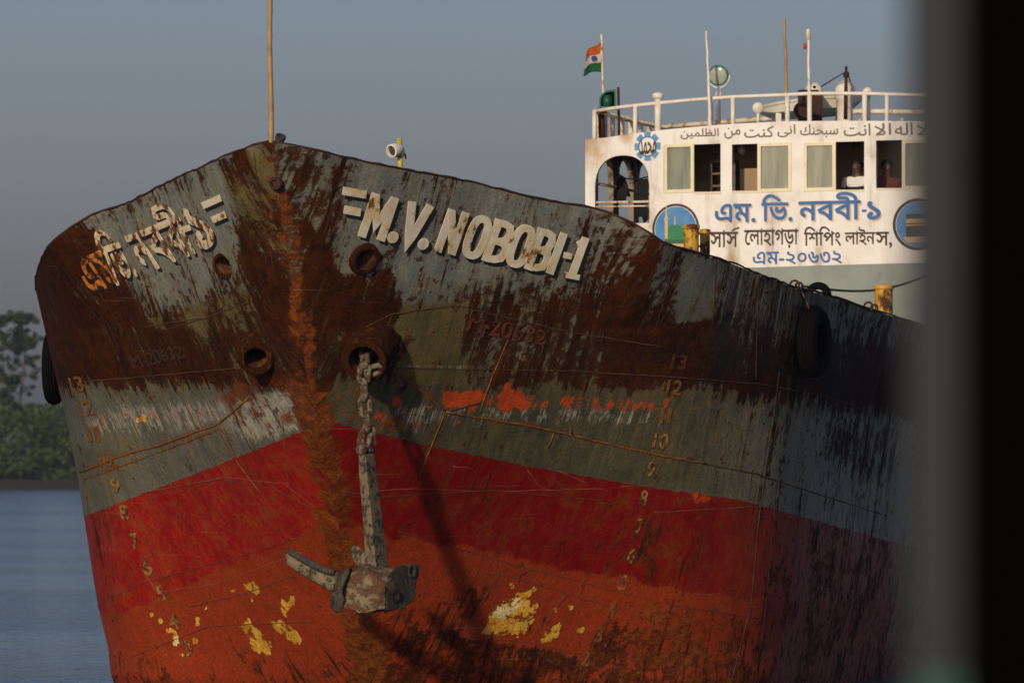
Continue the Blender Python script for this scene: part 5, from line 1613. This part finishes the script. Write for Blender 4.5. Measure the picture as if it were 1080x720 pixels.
def blob(pts_front, pts_back, mat, name, bev=.03, sub=True, nz=.012):
    """closed solid between a front and a back outline of equal length"""
    bm = bmesh.new()
    f = [bm.verts.new(p) for p in pts_front]; b = [bm.verts.new(p) for p in pts_back]
    n = len(f)
    bm.faces.new(f); bm.faces.new(b[::-1])
    for i in range(n): bm.faces.new((f[i], b[i], b[(i + 1) % n], f[(i + 1) % n]))
    bmesh.ops.recalc_face_normals(bm, faces=bm.faces)
    bmesh.ops.bevel(bm, geom=bm.edges[:], offset=bev, segments=3, affect='EDGES', profile=.6)
    bmesh.ops.triangulate(bm, faces=bm.faces[:])
    bmesh.ops.subdivide_edges(bm, edges=[e for e in bm.edges if e.calc_length() > .05], cuts=3)
    rr = random.Random(len(pts_front))
    for v in bm.verts:
        q_ = v.co * 5.; v.co += Vector((mnoise.noise(q_), mnoise.noise(q_ + Vector((9, 3, 1))), mnoise.noise(q_ + Vector((2, 17, 5))))) * .055 + Vector((mnoise.noise(q_ * 4), 0, mnoise.noise(q_ * 4 + Vector((7, 0, 0))))) * .012
    for v in bm.verts: v.co += Vector((rr.uniform(-1, 1), rr.uniform(-1, 1), rr.uniform(-1, 1))) * nz * .5
    return obj(name, bm, mat, AN, True, sharp=.75)
# crown block
blob([ap(360, 605, -.22), ap(388, 600, -.34), ap(407, 615, -.46), ap(404, 646, -.44), ap(378, 646, -.36), ap(355, 641, -.24)],
     [ap(368, 600, .10), ap(392, 594, .04), ap(425, 600, -.04), ap(430, 632, .0), ap(395, 640, .10), ap(362, 635, .14)], M['anchor_rusty'], 'crown', .025)
# the two pads at the ends of the crown
blob([ap(351, 644, -.22), ap(353, 626, -.28), ap(358, 606, -.30), ap(369, 599, -.30), ap(366, 612, -.34), ap(362, 634, -.32), ap(360, 645, -.28)],
     [ap(350, 641, .06), ap(353, 622, .08), ap(360, 604, .10), ap(371, 599, .10), ap(368, 612, .08), ap(364, 634, .06), ap(359, 642, .05)], M['anchor_dark'], 'pad', .012)
blob([ap(405, 616, -.44), ap(418, 598, -.20), ap(430, 594, -.02), ap(441, 597, .12), ap(441, 609, .10), ap(436, 628, .02), ap(425, 643, -.14), ap(406, 647, -.42)],
     [ap(408, 614, -.1), ap(416, 602, .10), ap(426, 597, .26), ap(435, 600, .36), ap(435, 611, .36), ap(430, 628, .30), ap(419, 640, .18), ap(405, 644, -.05)], M['anchor_dark'], 'pad', .014)
bm = bmesh.new()
lathe(bm, [(.075, -.05), (.085, .0), (.07, .03), (.045, .03), (.035, -.06), (0, -.06)], ap(433, 602, .02), (.75, -.62, .1), 18)
obj('pad_boss', bm, M['anchor_dark'], AN, True)
bm = bmesh.new()
lathe(bm, [(.07, -.03), (.07, .012), (.05, .014), (.042, -.06), (0, -.06)], ap(417, 628, -.26), (.75, -.65, .0), 18)
obj('crown_eye', bm, M['pit'], AN, True)
# flukes: long tapered arms pointing up and away
def fluke(path, name='fluke'):
    bm = bmesh.new(); rings = []
    for (px, py, dy, w, t) in path:
        c = ap(px, py, dy)
        up = Vector((.45, -.1, .88)).normalized(); fw = Vector((.25, -.95, -.2)).normalized()
        rings.append([bm.verts.new(c + up * w * math.cos(a) + fw * t * math.sin(a)) for a in [2 * math.pi * k / 12 for k in range(12)]])
    for a, b in zip(rings, rings[1:]):
        for k in range(12): bm.faces.new((a[k], a[(k + 1) % 12], b[(k + 1) % 12], b[k]))
    bm.faces.new(rings[0][::-1]); bm.faces.new(rings[-1])
    bmesh.ops.recalc_face_normals(bm, faces=bm.faces)
    return obj(name, bm, M['anchor'], AN, True)
fluke([(302.5, 584, .42, .03, .02), (305, 586, .40, .085, .06), (315, 593, .33, .095, .075), (330, 602, .20, .10, .085), (345, 609, .05, .11, .09), (362, 617, -.1, .12, .10)])
fluke([(371.5, 577.5, .52, .02, .02), (373, 579.5, .50, .06, .05), (378, 586, .44, .085, .06), (388, 597, .32, .10, .07), (402, 610, .12, .11, .08)])
bm = bmesh.new()   # dark cutting edge along the top of the near fluke
tube(bm, [ap(303, 581.5, .36), ap(310, 584.5, .32), ap(322, 591, .22), ap(338, 599, .08), ap(352, 604, -.06)], [.02, .035, .04, .045, .04], 8)
obj('fluke_edge', bm, M['anchor_dark'], AN, True)

# ------------------------------------------------------------------ tyre fenders hung over the side
def tyre(c, ax, Ro, rt, label, rope_to, group='tyres hung over the ship side as fenders'):
    e = empty('tyre_fender', c, label, 'tyre', group)
    bm = bmesh.new()
    prof = []
    for k in range(15):   # C-shaped section open towards the hub
        a = math.radians(-140 + 280 * k / 14)
        sq = lambda t: math.copysign(abs(t) ** .75, t)
        prof.append((Ro - rt + rt * sq(math.cos(a)), rt * .92 * sq(math.sin(a))))
    for k in range(15):
        a = math.radians(140 - 280 * k / 14)
        prof.append((Ro - rt + rt * .86 * math.cos(a), rt * .78 * math.sin(a)))
    prof.append(prof[0])
    lathe(bm, prof, c, ax, 48)
    obj('tyre', bm, M['rubber'], e, True, sharp=1.)
    bm = bmesh.new()
    for off in (-.45, -.15, .15, .45):
        x, y, a_ = frame_from(ax)
        rad = Ro - rt + rt * abs(math.cos(off * 1.3)) ** .75 + .004
        tube(bm, [c + a_ * rt * off + (x * math.cos(t) + y * math.sin(t)) * rad for t in [2 * math.pi * k / 40 for k in range(40)]], .012, 5, closed=True)
    obj('tread', bm, M['rubber'], e, True)
    if rope_to is not None:
        bm = bmesh.new()
        top = c + Vector((0, 0, Ro - rt * .9))
        tube(bm, [top + Vector((0, 0, -.1)), top.lerp(rope_to, .5), rope_to], .014, 6)
        obj('hanging_rope', bm, M['rope'], e, True)
    return e
n = hnm(1, 851, 360); n.z = 0; n.normalize()
tyre(hpt(1, 848, 360) + n * .12, n, .40, .12, 'black tyre fender hanging between the pair of yellow bollards and the single one', deck_edge(843, .02))
n = hnm(1, 945, 400); n.z = 0; n.normalize()
tyre(hpt(1, 946, 403) + n * .15, n, .46, .14, 'black tyre fender half hidden by the blurred grey post, below the single yellow bollard', deck_edge(944, .02))
Tt, wt = hp(-1, 56, 386)
Tt = 7.4
tn = Vector(HN(-1, np.array(Tt), np.array(wt))); tn.z = 0; tn.normalize()
tyre(Vector(H(-1, np.array(Tt), np.array(wt))) + tn * .085, tn, .43, .11, 'black tyre fender hanging on the far left side of the bow', Vector(H(-1, np.array(Tt), np.array(2.))))

# mooring rope from the eye ring to the wheelhouse foot
bm = bmesh.new()
a, b = deck_edge(846, .04), rp(990, 285, -.3)
pts = [a.lerp(b, k / 16) - Vector((0, 0, .16 * math.sin(math.pi * k / 16))) for k in range(17)]
tube(bm, pts, .016, 6)
tag(obj('mooring_line', bm, M['rope'], None, True, loc=a), 'thin brown rope sagging in front of the grey-green lower wall', 'rope')

# ------------------------------------------------------------------ things on the bow
bpx = at(285.3, 150, 80.35)
e = empty('bamboo_pole', bpx + Vector((0, .1, -.16)), 'tall thin bamboo flagpole standing at the very tip of the bow', 'pole')
bm = bmesh.new()
tp = at(284.6, -60, 80.35); PB = bpx + Vector((0, .10, -.16)); rr = random.Random(5)
ptsb = []; rad = []
for k in range(45):
    f = k / 44; ptsb.append(PB.lerp(tp, f) + Vector((math.sin(f * 9) * .006, 0, 0))); rad.append((.031 - .007 * f) * (1.10 if k % 5 == 0 else 1.))
tube(bm, ptsb, rad, 10)
obj('pole', bm, M['bamboo'], e, True)

dc = deck_edge(421, -.30, .42)
e = empty('bow_lamp', dc, 'small white lamp clamped on a short yellow pole above the name lettering', 'lamp')
top = at(421.2, 146, dc.y); ft = Vector((top.x + .02, dc.y, dc.z))
bm = bmesh.new(); tube(bm, [ft, top], .030, 10); obj('pole', bm, M['yellow_clean'], e, True)
hc_ = at(416.5, 158.5, dc.y - .07)
bm = bmesh.new(); ax = Vector((-.62, -.76, -.18)).normalized()
lathe(bm, [(0, -.10), (.05, -.095), (.072, -.05), (.078, .02), (.074, .06), (.058, .064), (.05, .03), (0, .02)], hc_, ax, 22)
lp = obj('lamp_body', bm, M['rail'], e, True, sharp=.7)
bm = bmesh.new(); lathe(bm, [(.052, .035), (.04, .042), (0, .045)], hc_, ax, 20); obj('lens', bm, M['grey_dark'], lp, True)
bm = bmesh.new(); box(bm, at(422, 161, dc.y - .03), .09, .08, .09); tube(bm, [at(424, 160, dc.y), at(427.5, 163, dc.y), at(428, 168, dc.y)], .008, 6); obj('clamp', bm, M['grey_dark'], e, bevel=.01)

# ------------------------------------------------------------------ foreground: the photographer's own boat
YP = 6.0
def wallstrip(name, x0, x1, y0, y1, z0, z1, mat, bev=.006):
    bm = bmesh.new()
    hexa(bm, [(x0, y0, z0), (x1, y0, z0), (x1, y1, z0), (x0, y1, z0), (x0, y0, z1), (x1, y0, z1), (x1, y1, z1), (x0, y1, z1)])
    return obj(name, bm, mat, None, bevel=bev, loc=((x0 + x1) / 2, (y0 + y1) / 2, z0))
xg0 = (957 - 540) / FPX * YP; xg1 = (1013 - 540) / FPX * YP
POST = empty('cabin_post', (xg0, YP, 1.3), 'blurred grey cabin post edging the right of the view, close to the camera', 'post')
bm = bmesh.new()
hexa(bm, [(xg0, YP, 2.05), (xg1 + .01, YP, 2.05), (xg1 + .01, YP + .06, 2.05), (xg0, YP + .06, 2.05), (xg0, YP, 4.3), (xg1 + .01, YP, 4.3), (xg1 + .01, YP + .06, 4.3), (xg0, YP + .06, 4.3)])
obj('upright', bm, paint('shaded_grey_post_paint', (.0050, .0096, .0162), (.0043, .0083, .0142), .1, 6), POST, bevel=.006)  # grey darkened for the shade of the cabin
zt_ = HC + (492 - 712) / FPX * YP
bm = bmesh.new()
hexa(bm, [(xg0 + .006, YP - .012, 2.0), (xg1 + .003, YP - .012, 2.0), (xg1 + .003, YP - .002, 2.0), (xg0 + .006, YP - .002, 2.0), (xg0 + .006, YP - .012, zt_), (xg1 + .003, YP - .012, zt_), (xg1 + .003, YP - .002, zt_), (xg0 + .006, YP - .002, zt_)])
obj('foot_band', bm, plain('teal_paint', (.012, .075, .070), .6), POST)
dw = wallstrip('cabin_door', xg1, xg1 + .30, YP - .035, YP - .004, 1.9, 4.3, plain('unlit_door_paint', (.0008, .0007, .0005), .9, spec=.03))  # near black colour stands for the unlit cabin interior
tag(dw, 'blurred unlit door leaf, painted near black, filling the right edge of the view', 'door')

# ------------------------------------------------------------------ water, far bank, trees
def water_material():
    t = NT('river_water')
    g = t.n('ShaderNodeNewGeometry').outputs['Position']
    n1 = t.noise(t.scale(g, (.5, .22, 1)), 1., 5, .6, .3)
    n2 = t.noise(t.scale(g, (2.2, 1.1, 1)), 1., 4, .6)
    n3 = t.noise(t.scale(g, (.02, .05, 1)), 1., 3, .5)
    h = t.math('ADD', t.math('MULTIPLY', n1, .7), t.math('MULTIPLY', n2, .3))
    h = t.math('MULTIPLY', h, t.sstep(n3, .35, .65, .55, 1.25))
    t.b.inputs['IOR'].default_value = 1.33
    return t.fin((.045, .060, .066), .10, 0, t.bump(h, 1., .6), .5)
bm = bmesh.new()
for (x0, x1, y0, y1) in ((-1500, 1500, -220, 1540),):
    bm.faces.new([bm.verts.new(p) for p in ((x0, y0, 0), (x1, y0, 0), (x1, y1, 0), (x0, y1, 0))])
tag(obj('river', bm, water_material(), None), kind='structure', label='blue grey river water with low ripples', cat='water')

# mud bank and land behind
YB = 900.
def bank_h(x, y):
    f = sst(0, 14, y - YB - 5 * math.sin(x * .021) - 2.5 * math.sin(x * .09))
    return float(-.6 + 1.75 * f + .35 * math.sin(x * .35) * f * .4)
bm = bmesh.new()
xs = np.linspace(-1490, 1490, 500); ysb = [YB - 10, YB - 4, YB, YB + 3, YB + 6, YB + 10, YB + 16, YB + 30, YB + 80, YB + 620]
g = [[bm.verts.new((x, y, bank_h(x, y))) for y in ysb] for x in xs]
for i in range(len(xs) - 1):
    for j in range(len(ysb) - 1): bm.faces.new((g[i][j], g[i + 1][j], g[i + 1][j + 1], g[i][j + 1]))
tag(obj('mud_bank', bm, plain('river_mud', (.036, .028, .019), .8, var=.35, sc=.5), None, True), kind='structure', label='low brown mud bank across the river', cat='ground')

def leaf_mat(name, c1, c2):
    t = NT(name)
    oi = t.n('ShaderNodeNewGeometry')
    n1 = t.noise(oi.outputs['Position'], .35, 4, .6)
    n2 = t.noise(oi.outputs['Position'], 2.5, 3, .6)
    return t.fin(t.mix(t.math('ADD', t.math('MULTIPLY', n1, .65), t.math('MULTIPLY', n2, .35)), c1, c2), .7, 0, None, .2)
LEAF = leaf_mat('mangrove_leaves', (.020, .042, .012), (.085, .120, .030))
LEAF2 = leaf_mat('tall_tree_leaves', (.022, .036, .018), (.055, .075, .035))
BARK = plain('grey_bark', (.10, .085, .07), .9)
def leaves(clumps, rnd, per, sz):
    """small tilted leaf sprays scattered through every clump; returns vertices and faces"""
    V = []; F = []
    for (cx, cy, cz, r) in clumps:
        for _ in range(per):
            while True:
                d = [rnd.uniform(-1, 1) for _ in range(3)]
                if d[0] ** 2 + d[1] ** 2 + d[2] ** 2 < 1: break
            p = Vector((cx + d[0] * r, cy + d[1] * r, cz + d[2] * r * .75))
            a = Vector((rnd.uniform(-1, 1), rnd.uniform(-1, 1), rnd.uniform(-.6, .6))).normalized()
            b = a.cross(Vector((rnd.uniform(-1, 1), rnd.uniform(-1, 1), rnd.uniform(-1, 1)))).normalized()
            s = sz * rnd.uniform(.6, 1.3); i = len(V)
            V += [p - a * s, p + b * s * .45, p + a * s, p - b * s * .45]; F.append((i, i + 1, i + 2, i + 3))
    return V, F
rnd = random.Random(11)
cl = []
for k in range(1500):
    x = rnd.uniform(-190, 190) if k > 340 else rnd.uniform(-72, -44)
    y = YB + rnd.uniform(9, 55)
    hmax = 11.2 + 2.2 * math.sin(x * .23) + 1.5 * math.sin(x * .61 + 1) if x < -40 else 9 + 2 * math.sin(x * .2)
    cl.append((x, y, rnd.uniform(.9, hmax), rnd.uniform(.9, 2.1)))
V, F = leaves(cl, rnd, 80, .36)
me = bpy.data.meshes.new('mangrove_thicket'); me.from_pydata([tuple(v) for v in V], [], F)
tag(link('mangrove_thicket', me, LEAF), 'dense green thicket along the far bank', 'bushes', kind='stuff')

def tall_tree(px, ytop, Y, label, seed, spread=3.2, bare=.35):
    rn = random.Random(seed)
    top = at(px, ytop, Y); base = Vector((top.x + rn.uniform(-.6, .6), Y, bank_h(top.x, Y) - .2))
    e = empty('tall_tree', base, label, 'tree', 'tall thin trees over the far thicket')
    bm = bmesh.new()
    h = top.z - base.z
    pts = [base.lerp(top, k / 9) + Vector((math.sin(k * .9 + seed) * .35 * (k > 0), 0, 0)) for k in range(10)]
    tube(bm, pts, [.26 - .022 * k for k in range(10)], 8)
    cls = []
    for k in range(34):
        f = rn.uniform(bare, 1.0)
        p = base.lerp(top, f)
        a = rn.uniform(0, 2 * math.pi); rr_ = spread * rn.uniform(.25, 1.) * (1.15 - .65 * f)
        q = p + Vector((math.cos(a) * rr_, math.sin(a) * rr_, rr_ * .45))
        tube(bm, [p, p.lerp(q, .6) + Vector((0, 0, -.1)), q], [.07, .05, .025], 5)
        cls.append((q.x, q.y, q.z, rn.uniform(.35, .8)))
        for _ in range(2): cls.append((q.x + rn.uniform(-.9, .9), q.y + rn.uniform(-1, 1), q.z - rn.uniform(-.5, 1.3), rn.uniform(.25, .6)))
    obj('trunk', bm, BARK, e, True)
    V, F = leaves(cls, rn, 60, .21)
    me = bpy.data.meshes.new('crown'); me.from_pydata([tuple(v) for v in V], [], F)
    link('crown', me, LEAF2, e)
tall_tree(2, 330, YB + 22, 'tall thin tree at the left edge of the picture, crown cut by the frame', 3, 2.6, .30)
tall_tree(24, 334, YB + 26, 'tall thin tree standing clear of the left edge, just left of the ship', 8, 3.0, .42)
tall_tree(-34, 345, YB + 24, 'tall thin tree further along the bank, outside the frame', 14, 3.0, .35)
tall_tree(92, 372, YB + 30, 'tall thin tree on the far bank hidden behind the ship bow', 21, 3.0, .35)

# ------------------------------------------------------------------ air, sky, sun
SUN_AZ, SUN_EL = R(20), R(18)
sd = Vector((-math.sin(SUN_AZ) * math.cos(SUN_EL), -math.cos(SUN_AZ) * math.cos(SUN_EL), math.sin(SUN_EL)))
W = bpy.data.worlds.new('World'); SC.world = W; W.use_nodes = True
wn = W.node_tree
sky = wn.nodes.new('ShaderNodeTexSky'); sky.sky_type = 'NISHITA'; sky.sun_disc = False
sky.sun_elevation = SUN_EL; sky.sun_rotation = math.atan2(sd.x, sd.y)
sky.air_density = 1.0; sky.dust_density = 2.0; sky.ozone_density = 7.0; sky.altitude = 0
bg = wn.nodes['Background']; bg.inputs['Strength'].default_value = .106
tint = wn.nodes.new('ShaderNodeMix'); tint.data_type = 'RGBA'; tint.blend_type = 'MULTIPLY'; tint.inputs[0].default_value = 1.
tint.inputs[7].default_value = (1.25, .89, .82, 1)      # white balance of the hazy air
wn.links.new(sky.outputs[0], tint.inputs[6]); wn.links.new(tint.outputs[2], bg.inputs['Color'])
sl = bpy.data.lights.new('sun', 'SUN'); sl.energy = 2.75; sl.angle = R(2.0); sl.color = (1.0, .85, .58)
so = bpy.data.objects.new('sun', sl); COL.objects.link(so)
so.rotation_euler = sd.to_track_quat('Z', 'Y').to_euler()

HAZE = True
if HAZE:
    bm = bmesh.new()
    hexa(bm, [(-1600, -250, -2.2), (1600, -250, -2.2), (1600, 1600, -2.2), (-1600, 1600, -2.2), (-1600, -250, 40), (1600, -250, 40), (1600, 1600, 40), (-1600, 1600, 40)])
    hz = NT('river_haze')
    hz.t.nodes.remove(hz.b)
    pv = hz.n('ShaderNodeVolumePrincipled'); pv.inputs['Density'].default_value = .0001; pv.inputs['Color'].default_value = (.80, .86, .95, 1); pv.inputs['Anisotropy'].default_value = .2
    hz.t.links.new(pv.outputs[0], hz.out.inputs['Volume'])
    tag(obj('haze', bm, hz.m), 'thin blue haze over the river', 'haze', kind='stuff')

# ------------------------------------------------------------------ camera and output
cam = bpy.data.cameras.new('camera'); co = bpy.data.objects.new('camera', cam); COL.objects.link(co)
co.location = (0, 0, HC); co.rotation_euler = (R(90) + AL, 0, 0)
cam.sensor_width = 36; cam.lens = FPX / 1080 * 36; cam.clip_start = .1; cam.clip_end = 20000
cam.dof.use_dof = True; cam.dof.focus_distance = 84; cam.dof.aperture_fstop = 6.0
SC.camera = co
SC.view_settings.view_transform = 'Standard'; SC.view_settings.look = 'None'; SC.view_settings.gamma = 1
SC.view_settings.exposure = -.1
SC.cycles.use_denoising = True
SC.cycles.max_bounces = 6; SC.cycles.volume_bounces = 0
SC.render.resolution_x, SC.render.resolution_y = 1024, 682
